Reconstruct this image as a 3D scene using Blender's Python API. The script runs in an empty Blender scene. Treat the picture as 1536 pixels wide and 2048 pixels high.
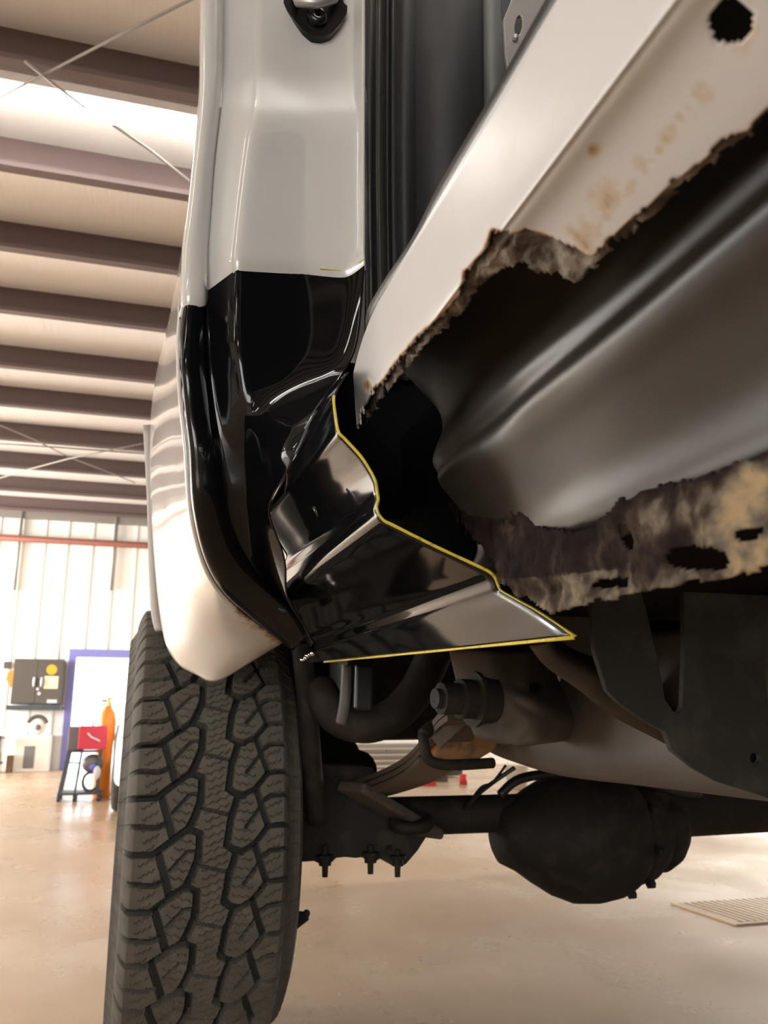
import bpy, bmesh, math, random
import numpy as np
from mathutils import Vector, Matrix, noise
random.seed(7)
C = bpy.context.scene.collection
SC = bpy.context.scene

# ------------------------------------------------------------------ camera
W, H, FPX = 1536.0, 2048.0, 1700.0
CAMH = 0.62
TH = math.radians(13.9)
PS = math.atan(508.0/FPX*math.cos(TH))
Fv = Vector((math.sin(PS)*math.cos(TH), math.cos(PS)*math.cos(TH), math.sin(TH)))
Rv = Vector((math.cos(PS), -math.sin(PS), 0))
Uv = Rv.cross(Fv)
EYE = Vector((0, 0, CAMH))
cam = bpy.data.cameras.new('camera'); camo = bpy.data.objects.new('camera', cam); C.objects.link(camo)
camo.matrix_world = Matrix(((Rv.x, Uv.x, -Fv.x, EYE.x), (Rv.y, Uv.y, -Fv.y, EYE.y), (Rv.z, Uv.z, -Fv.z, EYE.z), (0, 0, 0, 1)))
cam.sensor_fit = 'VERTICAL'; cam.sensor_height = 4.8; cam.sensor_width = 3.6
cam.lens = 4.8*FPX/H
cam.clip_start = 0.02; cam.clip_end = 200
cam.dof.use_dof = True; cam.dof.focus_distance = 0.78; cam.dof.aperture_fstop = 1.8
SC.camera = camo

# ------------------------------------------------------------------ world, light, exposure
wd = bpy.data.worlds.new('world'); SC.world = wd; wd.use_nodes = True
bg = wd.node_tree.nodes['Background']; bg.inputs[0].default_value = (0.93, 0.97, 1.0, 1); bg.inputs[1].default_value = 4.0
SC.view_settings.view_transform = 'Standard'; SC.view_settings.look = 'None'
SC.view_settings.gamma = 1; SC.view_settings.exposure = 0.0; SC.view_settings.use_curve_mapping = False
try:
    SC.cycles.use_denoising = True
    SC.cycles.sample_clamp_indirect = 6.0
except Exception:
    pass

def area(name, loc, target, sx, sy, power, col):
    l = bpy.data.lights.new(name, 'AREA'); l.shape = 'RECTANGLE'; l.size = sx; l.size_y = sy; l.energy = power; l.color = col
    o = bpy.data.objects.new(name, l); C.objects.link(o); o.location = loc
    o.rotation_euler = (Vector(target)-Vector(loc)).to_track_quat('-Z', 'Y').to_euler()
    return o
# added fill lights in unseen bay openings, to brighten the shop and truck
area('fill_side_bay', (-8.9, 5.2, 1.6), (0, 5.2, 1.4), 4.4, 2.9, 250, (1.0, 0.98, 0.96))
area('fill_far_bay', (11.9, 10.1, 1.6), (0, 9.6, 12.0), 3.4, 2.9, 600, (1.0, 0.98, 0.95))
area('fill_near_door', (-8.9, 10.0, 1.6), (-2.6, 14.6, 8.2), 3.6, 2.9, 2100, (1.0, 0.98, 0.95))
area('fill_front_bay', (-3.0, -8.9, 1.5), (-3.0, 0, 1.2), 5.0, 2.7, 330, (1.0, 0.97, 0.94))

# ------------------------------------------------------------------ helpers
def at(px, py, X=None, Y=None, Z=None):
    d = Fv + Rv*((px-W/2)/FPX) + Uv*((H/2-py)/FPX)
    if X is not None: t = X/d.x
    elif Y is not None: t = Y/d.y
    else: t = (Z-CAMH)/d.z
    return EYE + d*t
def proj(p):
    v = Vector(p)-EYE; z = v.dot(Fv)
    if z < 1e-4: return (1e6, 1e6)
    return (W/2+FPX*v.dot(Rv)/z, H/2-FPX*v.dot(Uv)/z)

def mat(name, col, rough=0.5, metal=0.0, coat=0.0, var=None, bump=None, emit=None, spec=None, rvar=None):
    m = bpy.data.materials.new(name); m.use_nodes = True; nt = m.node_tree; b = nt.nodes['Principled BSDF']
    b.inputs['Base Color'].default_value = (*col, 1); b.inputs['Roughness'].default_value = rough
    b.inputs['Metallic'].default_value = metal; b.inputs['Coat Weight'].default_value = coat
    b.inputs['Coat Roughness'].default_value = 0.04
    if spec is not None: b.inputs['Specular IOR Level'].default_value = spec
    if emit: b.inputs['Emission Color'].default_value = (*emit[0], 1); b.inputs['Emission Strength'].default_value = emit[1]
    tc = None
    def coord(scale):
        nonlocal tc
        if tc is None: tc = nt.nodes.new('ShaderNodeTexCoord')
        mp = nt.nodes.new('ShaderNodeMapping'); nt.links.new(tc.outputs['Object'], mp.inputs['Vector'])
        mp.inputs['Scale'].default_value = scale if isinstance(scale, tuple) else (scale,)*3
        return mp
    def noise_n(scale, detail=6, rg=0.6):
        n = nt.nodes.new('ShaderNodeTexNoise'); n.inputs['Scale'].default_value = 1; n.inputs['Detail'].default_value = detail; n.inputs['Roughness'].default_value = rg
        nt.links.new(coord(scale).outputs[0], n.inputs['Vector']); return n
    src = None
    for v in (var or []):
        c2, scale, lo, hi = v
        n = noise_n(scale); mr = nt.nodes.new('ShaderNodeMapRange'); mr.inputs['From Min'].default_value = lo; mr.inputs['From Max'].default_value = hi
        nt.links.new(n.outputs['Fac'], mr.inputs['Value'])
        mx = nt.nodes.new('ShaderNodeMix'); mx.data_type = 'RGBA'
        if src is None: mx.inputs[6].default_value = (*col, 1)
        else: nt.links.new(src, mx.inputs[6])
        mx.inputs[7].default_value = (*c2, 1); nt.links.new(mr.outputs[0], mx.inputs[0]); src = mx.outputs[2]
    if src is not None: nt.links.new(src, b.inputs['Base Color'])
    if rvar:
        scale, lo, hi = rvar; n = noise_n(scale); mr = nt.nodes.new('ShaderNodeMapRange')
        mr.inputs['From Min'].default_value = 0.3; mr.inputs['From Max'].default_value = 0.7
        mr.inputs['To Min'].default_value = lo; mr.inputs['To Max'].default_value = hi
        nt.links.new(n.outputs['Fac'], mr.inputs['Value']); nt.links.new(mr.outputs[0], b.inputs['Roughness'])
    if bump:
        scale, st, dist = bump; n = noise_n(scale, 8, 0.65); bp = nt.nodes.new('ShaderNodeBump')
        bp.inputs['Strength'].default_value = st; bp.inputs['Distance'].default_value = dist
        nt.links.new(n.outputs['Fac'], bp.inputs['Height']); nt.links.new(bp.outputs[0], b.inputs['Normal'])
    return m

def mesh_from(name, verts, faces, m, smooth=True):
    me = bpy.data.meshes.new(name); me.from_pydata([tuple(v) for v in verts], [], faces); me.update()
    if m is not None: me.materials.append(m)
    if smooth:
        me.polygons.foreach_set('use_smooth', [True]*len(me.polygons))
    return me

def wloc(o):
    v = Vector((0, 0, 0))
    while o is not None: v += o.location; o = o.parent
    return v
def add(name, me, parent=None):
    """link a mesh whose vertices are in world coordinates"""
    o = bpy.data.objects.new(name, me); C.objects.link(o)
    if parent is not None:
        o.parent = parent; o.location = -wloc(parent)
    return o
def tag(o, label=None, cat=None, group=None, kind=None):
    if label: o['label'] = label
    if cat: o['category'] = cat
    if group: o['group'] = group
    if kind: o['kind'] = kind
    return o
def thing(name, label, cat, loc=(0, 0, 0), group=None):
    o = bpy.data.objects.new(name, None); C.objects.link(o); o.location = loc; o.empty_display_size = 0.1
    return tag(o, label, cat, group)
def single(name, me, label, cat, group=None):
    n = len(me.vertices); co = np.empty(n*3); me.vertices.foreach_get('co', co); co = co.reshape(-1, 3)
    b = np.array([(co[:, 0].min()+co[:, 0].max())/2, (co[:, 1].min()+co[:, 1].max())/2, co[:, 2].min()])
    me.vertices.foreach_set('co', (co-b).ravel()); me.update()
    o = bpy.data.objects.new(name, me); C.objects.link(o); o.location = b
    return tag(o, label, cat, group)
def structure(name, me):
    o = add(name, me); o['kind'] = 'structure'; return o

class MB:
    def __init__(s): s.v = []; s.f = []
    def raw(s, v, f):
        n = len(s.v); s.v += [Vector(p) for p in v]; s.f += [tuple(i+n for i in q) for q in f]; return s
    def box(s, a, b):
        x0, y0, z0 = a; x1, y1, z1 = b
        return s.raw([(x0, y0, z0), (x1, y0, z0), (x1, y1, z0), (x0, y1, z0), (x0, y0, z1), (x1, y0, z1), (x1, y1, z1), (x0, y1, z1)],
                     [(0, 3, 2, 1), (4, 5, 6, 7), (0, 1, 5, 4), (1, 2, 6, 5), (2, 3, 7, 6), (3, 0, 4, 7)])
    def bar(s, p0, p1, w, d, up=(0, 0, 1)):
        p0, p1 = Vector(p0), Vector(p1); t = (p1-p0).normalized(); a = t.cross(Vector(up))
        if a.length < 1e-4: a = t.cross(Vector((0, 1, 0)))
        a.normalize(); b = a.cross(t); v = []
        for p in (p0, p1):
            for i, j in ((-1, -1), (1, -1), (1, 1), (-1, 1)): v.append(p+a*(i*w/2)+b*(j*d/2))
        return s.raw(v, [(0, 1, 2, 3), (7, 6, 5, 4), (0, 4, 5, 1), (1, 5, 6, 2), (2, 6, 7, 3), (3, 7, 4, 0)])
    def tube(s, path, r, seg=14, caps=True):
        path = [Vector(p) for p in path]; n = len(path); rs = r if isinstance(r, (list, tuple)) else [r]*n
        v = []; f = []; t0 = (path[1]-path[0]).normalized(); a = t0.orthogonal().normalized()
        for i, p in enumerate(path):
            t = ((path[min(i+1, n-1)]-path[max(i-1, 0)])).normalized(); a = (a-t*a.dot(t)).normalized(); b = t.cross(a)
            for k in range(seg):
                g = 2*math.pi*k/seg; v.append(p+(a*math.cos(g)+b*math.sin(g))*rs[i])
        for i in range(n-1):
            for k in range(seg):
                k2 = (k+1) % seg; f.append((i*seg+k, i*seg+k2, (i+1)*seg+k2, (i+1)*seg+k))
        if caps: f.append(tuple(range(seg-1, -1, -1))); f.append(tuple((n-1)*seg+k for k in range(seg)))
        return s.raw(v, f)
    def lathe(s, p0, axis, prof, seg=24):
        """prof: list of (distance along axis, radius)"""
        p0 = Vector(p0); t = Vector(axis).normalized(); a = t.orthogonal().normalized(); b = t.cross(a); v = []; f = []
        for d, r in prof:
            for k in range(seg):
                g = 2*math.pi*k/seg; v.append(p0+t*d+(a*math.cos(g)+b*math.sin(g))*r)
        n = len(prof)
        for i in range(n-1):
            for k in range(seg):
                k2 = (k+1) % seg; f.append((i*seg+k, i*seg+k2, (i+1)*seg+k2, (i+1)*seg+k))
        f.append(tuple(range(seg-1, -1, -1))); f.append(tuple((n-1)*seg+k for k in range(seg)))
        return s.raw(v, f)
    def ball(s, c, r, seg=20, rings=12):
        rx, ry, rz = r if isinstance(r, (tuple, list)) else (r, r, r); v = []; f = []
        for i in range(rings+1):
            p = math.pi*i/rings
            for k in range(seg):
                g = 2*math.pi*k/seg; v.append((c[0]+rx*math.sin(p)*math.cos(g), c[1]+ry*math.sin(p)*math.sin(g), c[2]+rz*math.cos(p)))
        for i in range(rings):
            for k in range(seg):
                k2 = (k+1) % seg; f.append((i*seg+k, (i+1)*seg+k, (i+1)*seg+k2, i*seg+k2))
        return s.raw(v, f)
    def prism(s, pts, off):
        n = len(pts); off = Vector(off); v = [Vector(p) for p in pts]+[Vector(p)+off for p in pts]
        f = [tuple(range(n-1, -1, -1)), tuple(range(n, 2*n))]+[(i, (i+1) % n, (i+1) % n+n, i+n) for i in range(n)]
        return s.raw(v, f)
    def mesh(s, name, m, smooth=False): 
        return mesh_from(name, s.v, s.f, m, smooth)
    def out(s, name, m, parent, smooth=False, bevel=0, sub=0, autos=None):
        o = add(name, s.mesh(name, m, smooth), parent)
        if bevel: 
            bv = o.modifiers.new('bevel', 'BEVEL'); bv.width = bevel; bv.segments = 2; bv.limit_method = 'ANGLE'; bv.angle_limit = 0.6
        if sub:
            sb = o.modifiers.new('sub', 'SUBSURF'); sb.levels = sub; sb.render_levels = sub
        if autos: shade_auto(o, autos)
        return o
def shade_auto(o, ang):
    me = o.data; bm = bmesh.new(); bm.from_mesh(me)
    for e in bm.edges:
        e.smooth = not (len(e.link_faces) == 2 and e.calc_face_angle(0) > ang)
    for f in bm.faces: f.smooth = True
    bm.to_mesh(me); bm.free()
def fixn(o):
    bm = bmesh.new(); bm.from_mesh(o.data); bmesh.ops.recalc_face_normals(bm, faces=bm.faces); bm.to_mesh(o.data); bm.free(); return o

def cr(p, n, tension=0.5):
    """Catmull-Rom through p, n steps per segment"""
    out = []; N = len(p)
    for i in range(N-1):
        a, b, c, d = p[max(i-1, 0)], p[i], p[i+1], p[min(i+2, N-1)]
        for k in range(n):
            t = k/n; t2 = t*t; t3 = t2*t
            m1 = (c-a)*tension; m2 = (d-b)*tension
            out.append(b*(2*t3-3*t2+1)+m1*(t3-2*t2+t)+c*(-2*t3+3*t2)+m2*(t3-t2))
    out.append(p[-1]); return out
def loft(rows, nr=4, nc=4, tr=0.5, tc=0.5, sm=0):
    """bicubic sheet through rows of points; returns verts, faces, (R, Cn)"""
    rows = [cr([Vector(p) for p in r], nc, tc) for r in rows]
    cols = [cr([r[i] for r in rows], nr, tr) for i in range(len(rows[0]))]
    Rn, Cn = len(cols[0]), len(cols)
    v = [cols[j][i] for i in range(Rn) for j in range(Cn)]
    if sm:
        A = np.array([tuple(p) for p in v]).reshape(Rn, Cn, 3)
        for _ in range(sm):
            B = A.copy(); B[1:-1, 1:-1] = A[1:-1, 1:-1]*.5+(A[:-2, 1:-1]+A[2:, 1:-1])*.2+(A[1:-1, :-2]+A[1:-1, 2:])*.05
            B[1:-1, 0] = A[1:-1, 0]*.5+(A[:-2, 0]+A[2:, 0])*.25; B[1:-1, -1] = A[1:-1, -1]*.5+(A[:-2, -1]+A[2:, -1])*.25
            A = B
        v = [Vector(p) for p in A.reshape(-1, 3)]
    f = [(i*Cn+j, i*Cn+j+1, (i+1)*Cn+j+1, (i+1)*Cn+j) for i in range(Rn-1) for j in range(Cn-1)]
    return v, f, (Rn, Cn)
def solid(o, th, off=1.0):
    s = o.modifiers.new('thick', 'SOLIDIFY'); s.thickness = th; s.offset = off; s.use_rim = True; return o

def plate(name, outline, holes, plane, val, th, m, parent, offdir=1, bevel=0.0):
    """flat cut plate: outline and holes are pixel lists laid on the plane X|Y|Z = val"""
    def pts(l): return [at(px, py, **{plane: val}) for px, py in l]
    return plate3(name, pts(outline), [pts(h) for h in holes], plane, th, m, parent, offdir, bevel)
def plate3(name, outline, holes, plane, th, m, parent, offdir=1, bevel=0.0):
    ax = {'X': (1, 2), 'Y': (0, 2), 'Z': (0, 1)}[plane]; val = outline[0]['XYZ'.index(plane)]
    cu = bpy.data.curves.new(name, 'CURVE'); cu.dimensions = '2D'; cu.fill_mode = 'BOTH'; cu.extrude = th/2; cu.bevel_depth = bevel
    for lst in [outline]+holes:
        sp = cu.splines.new('POLY'); sp.points.add(len(lst)-1); sp.use_cyclic_u = True
        for k, p in enumerate(lst): sp.points[k].co = (p[ax[0]], p[ax[1]], 0, 1)
    tmp = bpy.data.objects.new('tmp', cu); C.objects.link(tmp)
    me = bpy.data.meshes.new_from_object(tmp.evaluated_get(bpy.context.evaluated_depsgraph_get()))
    bpy.data.objects.remove(tmp); bpy.data.curves.remove(cu)
    i = 'XYZ'.index(plane)
    for v in me.vertices:
        a, b, c = v.co; q = [0, 0, 0]; q[ax[0]] = a; q[ax[1]] = b; q[i] = val+offdir*th/2+c; v.co = q
    me.materials.clear(); me.materials.append(m); me.name = name
    o = add(name, me, parent); return fixn(o)
def ell(cx, cy, rx, ry, n=20, rot=0):
    c, s = math.cos(rot), math.sin(rot)
    return [(cx+rx*math.cos(a)*c-ry*math.sin(a)*s, cy+rx*math.cos(a)*s+ry*math.sin(a)*c) for a in [2*math.pi*k/n for k in range(n)]]
def inpoly(x, y, poly):
    ins = False; n = len(poly); j = n-1
    for i in range(n):
        xi, yi = poly[i]; xj, yj = poly[j]
        if (yi > y) != (yj > y) and x < (xj-xi)*(y-yi)/(yj-yi)+xi: ins = not ins
        j = i
    return ins
def pdist(x, y, poly, closed=True):
    best = 1e9; n = len(poly)
    for i in range(n if closed else n-1):
        x0, y0 = poly[i]; x1, y1 = poly[(i+1) % n]; dx, dy = x1-x0, y1-y0
        t = max(0, min(1, ((x-x0)*dx+(y-y0)*dy)/(dx*dx+dy*dy+1e-9))); d = math.hypot(x-x0-t*dx, y-y0-t*dy)
        if d < best: best = d
    return best

# ------------------------------------------------------------------ materials
M = {}
M['floor'] = mat('sealed_concrete', (0.50, 0.35, 0.22), 0.32, spec=.28, var=[((0.58, 0.435, 0.30), (0.7, 0.7, 1), 0.45, 0.62), ((0.43, 0.30, 0.19), (2.2, 1.2, 1), 0.58, 0.75)], rvar=((1.2, 0.8, 1), 0.16, 0.42))
M['vinyl'] = mat('white_roof_insulation', (0.82, 0.79, 0.76), 0.34, bump=((14, 1.2, 1), 0.25, 0.02))
M['wall'] = mat('white_metal_wall', (0.86, 0.83, 0.76), 0.45)
M['purlin'] = mat('brown_primed_steel', (0.105, 0.070, 0.066), 0.5)
M['pipe_red'] = mat('rust_red_pipe', (0.22, 0.075, 0.05), 0.5)
M['galv'] = mat('grey_conduit', (0.26, 0.235, 0.21), 0.5, 0.2)
M['bluetrim'] = mat('blue_door_frame', (0.22, 0.22, 0.55), 0.5)
M['ground'] = mat('outside_concrete', (0.75, 0.74, 0.70), 0.8)
M['tube'] = mat('lit_tube', (1, 1, 1), 0.4, emit=((1.0, 0.96, 0.90), 34))
M['fix'] = mat('lamp_housing', (0.8, 0.8, 0.78), 0.4)
M['white'] = mat('white_car_paint', (0.56, 0.55, 0.525), 0.28, coat=1.0)
M['black'] = mat('gloss_black_primer', (0.004, 0.0042, 0.005), 0.06, spec=.34)
M['yellow'] = mat('yellow_cut_line', (0.60, 0.47, 0.045), 0.5, var=[((0.30, 0.24, 0.05), 160, 0.55, 0.7)])
M['rubber'] = mat('black_rubber_seal', (0.010, 0.010, 0.010), 0.38)
M['rubber2'] = mat('grey_sheen_rubber', (0.05, 0.048, 0.045), 0.32)  # lighter copy of the seal rubber, highlight put into the colour
M['plastic'] = mat('black_grained_plastic', (0.013, 0.013, 0.014), 0.55, bump=(900, 0.3, 0.001))
M['greytrim'] = mat('grey_fabric_trim', (0.20, 0.205, 0.20), 0.8, bump=(600, 0.3, 0.001))
M['bare'] = mat('bare_steel_bracket', (0.42, 0.41, 0.40), 0.38, 0.55)
M['hard'] = mat('black_striker', (0.012, 0.012, 0.013), 0.25, 0.4)
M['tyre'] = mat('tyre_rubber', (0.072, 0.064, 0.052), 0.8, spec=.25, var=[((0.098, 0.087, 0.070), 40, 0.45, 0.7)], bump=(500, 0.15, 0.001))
M['groove'] = mat('groove_shade_black', (0.016, 0.015, 0.014), 0.7, spec=.2)  # near-black for deep tread, shade put into the colour
M['rim'] = mat('alloy_wheel', (0.45, 0.45, 0.45), 0.35, 0.8)
M['inner'] = mat('brown_primer_panel', (0.021, 0.017, 0.012), 0.36, 0.0, spec=.30, var=[((0.010, 0.006, 0.004), (9, 5, 9), 0.5, 0.72)], rvar=((7, 3, 7), 0.26, 0.48))
M['chassis'] = mat('dirty_black_chassis', (0.016, 0.013, 0.010), 0.7, spec=.2, var=[((0.032, 0.025, 0.018), 24, 0.5, 0.7)], bump=(90, 0.3, 0.004))
M['rail'] = mat('dusty_frame_steel', (0.095, 0.079, 0.064), 0.55, 0.1, var=[((0.095, 0.092, 0.086), 10, 0.45, 0.65)], bump=(120, 0.15, 0.002))
M['bracket'] = mat('dusty_bracket_steel', (0.080, 0.062, 0.045), 0.62, 0.1, spec=.3, var=[((0.050, 0.043, 0.034), 20, 0.45, 0.65), ((0.13, 0.075, 0.04), 14, 0.64, 0.78)], bump=(150, 0.25, 0.002))
M['plate_d'] = mat('dark_dusty_plate', (0.028, 0.026, 0.021), 0.8, spec=.2, var=[((0.055, 0.050, 0.038), 18, 0.5, 0.7)], bump=(260, 0.4, 0.003))
M['rustbr'] = mat('orange_brown_rust', (0.23, 0.105, 0.03), 0.65, var=[((0.10, 0.05, 0.025), 40, 0.5, 0.65)], bump=(150, 0.4, 0.003))
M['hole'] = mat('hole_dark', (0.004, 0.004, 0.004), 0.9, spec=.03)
M['dark'] = mat('underbody_black', (0.009, 0.008, 0.007), 0.9, spec=.05)
M['spring'] = mat('brown_leaf_steel', (0.10, 0.075, 0.055), 0.55, 0.1, bump=(160, 0.3, 0.002))
# two shop materials with a shape of their own: paint eaten by rust, and flaking rust
def mat_attr(name, cols, rough, bumpd, attr='rust', smooth_to=-.2, coat=0, spec=.5):
    m = bpy.data.materials.new(name); m.use_nodes = True; nt = m.node_tree; b = nt.nodes['Principled BSDF']
    b.inputs['Coat Weight'].default_value = coat; b.inputs['Specular IOR Level'].default_value = spec; a = nt.nodes.new('ShaderNodeAttribute'); a.attribute_name = attr
    tc = nt.nodes.new('ShaderNodeTexCoord'); n = nt.nodes.new('ShaderNodeTexNoise'); n.inputs['Scale'].default_value = 130; n.inputs['Detail'].default_value = 8
    n2 = nt.nodes.new('ShaderNodeTexNoise'); n2.inputs['Scale'].default_value = 38; n2.inputs['Detail'].default_value = 6
    nt.links.new(tc.outputs['Object'], n.inputs['Vector']); nt.links.new(tc.outputs['Object'], n2.inputs['Vector'])
    ad = nt.nodes.new('ShaderNodeMath'); ad.operation = 'MULTIPLY_ADD'; nt.links.new(n.outputs['Fac'], ad.inputs[0]); ad.inputs[1].default_value = 0.5; nt.links.new(a.outputs['Fac'], ad.inputs[2])
    ad2 = nt.nodes.new('ShaderNodeMath'); ad2.operation = 'MULTIPLY_ADD'; nt.links.new(n2.outputs['Fac'], ad2.inputs[0]); ad2.inputs[1].default_value = 0.5; nt.links.new(ad.outputs[0], ad2.inputs[2])
    cr_ = nt.nodes.new('ShaderNodeValToRGB'); el = cr_.color_ramp.elements
    while len(el) < len(cols): el.new(0.5)
    for e, (p, c) in zip(el, cols): e.position = p; e.color = (*c, 1)
    mr = nt.nodes.new('ShaderNodeMapRange'); mr.inputs['From Min'].default_value = 0.2; mr.inputs['From Max'].default_value = 1.5
    nt.links.new(ad2.outputs[0], mr.inputs['Value']); nt.links.new(mr.outputs[0], cr_.inputs['Fac'])
    nt.links.new(cr_.outputs[0], b.inputs['Base Color'])
    rr = nt.nodes.new('ShaderNodeMapRange'); rr.inputs['From Min'].default_value = 0.3; rr.inputs['From Max'].default_value = 0.6
    rr.inputs['To Min'].default_value = rough[0]; rr.inputs['To Max'].default_value = rough[1]
    nt.links.new(mr.outputs[0], rr.inputs['Value']); nt.links.new(rr.outputs[0], b.inputs['Roughness'])
    bp = nt.nodes.new('ShaderNodeBump'); bp.inputs['Distance'].default_value = bumpd; bs = nt.nodes.new('ShaderNodeMapRange'); bs.inputs['From Min'].default_value = smooth_to; bs.inputs['From Max'].default_value = smooth_to+.25; nt.links.new(mr.outputs[0], bs.inputs['Value']); nt.links.new(bs.outputs[0], bp.inputs['Strength'])
    nt.links.new(n.outputs['Fac'], bp.inputs['Height']); nt.links.new(bp.outputs[0], b.inputs['Normal'])
    return m
M['sill'] = mat_attr('white_paint_eaten_by_rust', [(0.0, (0.545, 0.545, 0.55)), (0.42, (0.54, 0.53, 0.51)), (0.55, (0.46, 0.37, 0.27)), (0.70, (0.24, 0.115, 0.05)), (0.85, (0.09, 0.07, 0.055))], (0.3, 0.85), 0.002, smooth_to=.5)
M['quarter'] = mat_attr('white_quarter_paint', [(0.0, (0.61, 0.59, 0.55)), (0.50, (0.60, 0.56, 0.50)), (0.60, (0.42, 0.32, 0.2)), (0.70, (0.17, 0.08, 0.035)), (0.85, (0.04, 0.028, 0.02))], (0.28, 0.8), 0.002, smooth_to=.55, coat=.8)
M['scale'] = mat_attr('flaking_rust_scale', [(0.0, (0.03, 0.02, 0.015)), (0.35, (0.06, 0.045, 0.035)), (0.5, (0.16, 0.13, 0.10)), (0.65, (0.28, 0.25, 0.21)), (0.8, (0.13, 0.07, 0.04))], (0.7, 0.9), 0.004)
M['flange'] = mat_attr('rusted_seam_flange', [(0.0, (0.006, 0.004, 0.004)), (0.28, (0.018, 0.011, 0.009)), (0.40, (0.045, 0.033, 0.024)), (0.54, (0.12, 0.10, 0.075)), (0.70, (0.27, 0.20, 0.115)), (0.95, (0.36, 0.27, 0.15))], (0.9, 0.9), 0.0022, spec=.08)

# ------------------------------------------------------------------ the shop
YW, ZC, XL, XR, YB = 12.6, 3.62, -9.0, 12.0, -9.0
floor = structure('floor', MB().box((XL, YB, -0.1), (XR, YW, 0)).mesh('floor', M['floor']))
structure('ground', MB().box((-40, YW, -0.12), (40, 60, -0.02)).box((-60, YB, -0.12), (XL, YW, -0.02)).box((XR, YB, -0.12), (60, YW, -0.02)).box((-60, -60, -0.12), (40, YB, -0.02)).mesh('ground', M['ground']))
structure('ceiling', MB().box((XL, YB, ZC), (XR, YW+0.3, ZC+0.1)).mesh('ceiling', M['vinyl']))
# back wall with an open doorway
dl = at(140, 1300, Y=YW); dr = at(330, 1303, Y=YW)
def ribbed(mb, x0, x1, z0, z1, y):
    mb.box((x0, y, z0), (x1, y+0.12, z1))
    x = x0+0.15
    while x < x1-0.1:
        mb.box((x, y-0.012, z0), (x+0.04, y+0.01, z1)); x += 0.3
    return mb
wb = MB(); ribbed(wb, XL, dl.x, 0, ZC, YW); ribbed(wb, dr.x, XR, 0, ZC, YW); ribbed(wb, dl.x, dr.x, dl.z, ZC, YW)
structure('wall_back', wb.mesh('wall_back', M['wall']))
t = 0.09
door = MB().box((dl.x, YW-0.06, 0), (dl.x+t, YW+0.14, dl.z-t)).box((dr.x-t, YW-0.06, 0), (dr.x, YW+0.14, dl.z-t)).box((dl.x, YW-0.06, dl.z-t), (dr.x, YW+0.14, dl.z+.01))
structure('door_1', door.mesh('door_1', M['bluetrim']))
wl = MB().box((XL-0.15, YB, 0), (XL, 2.9, ZC)).box((XL-0.15, 11.9, 0), (XL, YW, ZC)).box((XL-0.15, 2.9, 3.1), (XL, 11.9, ZC))
structure('wall_left', wl.mesh('wall_left', M['wall']))
wf = MB().box((XL, YB-0.15, 0), (-5.6, YB, ZC)).box((-0.4, YB-0.15, 0), (XR, YB, ZC)).box((-5.6, YB-0.15, 2.9), (-0.4, YB, ZC))
structure('wall_front', wf.mesh('wall_front', M['wall']))
structure('wall_right', MB().box((XR, YB, 0), (XR+0.15, 8.3, ZC)).box((XR, 11.9, 0), (XR+0.15, YW, ZC)).box((XR, 8.3, 3.1), (XR+0.15, 11.9, ZC)).mesh('wall_right', M['wall']))
structure('trim_1', MB().box((XL, YW-0.05, ZC-0.22), (XR, YW, ZC)).mesh('trim_1', M['galv']))

ZB = ZC-0.20
ys = [at(0, y, Z=ZB) for y in (130, 340, 500, 625, 735, 812, 880, 935, 981, 1019)]
py_ = [p.y for p in ys]
y = py_[0]
near = []
while y > -8: y -= 0.76; near.append(y)
pm = MB(); L = (XR-XL)/2-0.02
pm.box((-L, 0, 0), (L, 0.012, 0.2)).box((-L, -0.055, 0), (L, 0.0, 0.012)).box((-L, 0.012, 0.188), (L, 0.065, 0.2)).box((-L, -0.055, 0.012), (L, -0.047, 0.03))
pme = pm.mesh('purlin', M['purlin'])
ordn = ['', 'second ', 'third ', 'fourth ', 'fifth ', 'sixth ', 'seventh ', 'eighth ', 'ninth ', 'tenth ']
for k, yy in enumerate(py_+near):
    o = bpy.data.objects.new('roof_purlin', pme); C.objects.link(o); o.location = ((XL+XR)/2, yy, ZB)
    if k < 10:
        r = 9-k
        lab = 'brown steel roof purlin nearest the far white wall' if r == 0 else 'brown steel roof purlin, %scounting out from the far white wall' % ordn[r]
    else:
        lab = 'brown steel roof purlin overhead above the truck, nearer than the lit tube lamp'
    tag(o, lab, 'beam', 'roof purlins')

# tube lamps under the roof
def lamp(x, y, z, L_, label, along='X'):
    r = thing('tube_lamp', label, 'lamp', (x, y, z), 'ceiling tube lamps')
    ax = Vector((1, 0, 0)) if along == 'X' else Vector((0, 1, 0)); sd = Vector((0, 1, 0)) if along == 'X' else Vector((1, 0, 0))
    c = Vector((x, y, z))
    MB().bar(c-ax*L_/2, c+ax*L_/2, 0.16, 0.05).out('housing', M['fix'], r)
    for s in (-1, 1):
        MB().tube([c-ax*(L_/2-0.03)+sd*0.045*s-Vector((0, 0, 0.045)), c+ax*(L_/2-0.03)+sd*0.045*s-Vector((0, 0, 0.045))], 0.018, 10).out('tube', M['tube'], r, True)
    return r
p = at(180, 222, Z=ZC-0.09)
lamp(p.x+0.2, p.y, ZC-0.04, 3.6, 'bright white tube lamp fixed between the purlins beside the truck pillar')
for x, y_ in ((-3.2, -0.6), (-3.2, -3.6), (-3.2, -6.5), (0.7, 0.55), (3.6, -3.6), (3.6, -6.5), (-6.5, -1.5), (-6.5, 3.4)):
    lamp(x, y_, ZC-0.24, 2.4, 'white twin tube lamp hung under the purlins out in the shop')

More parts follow.
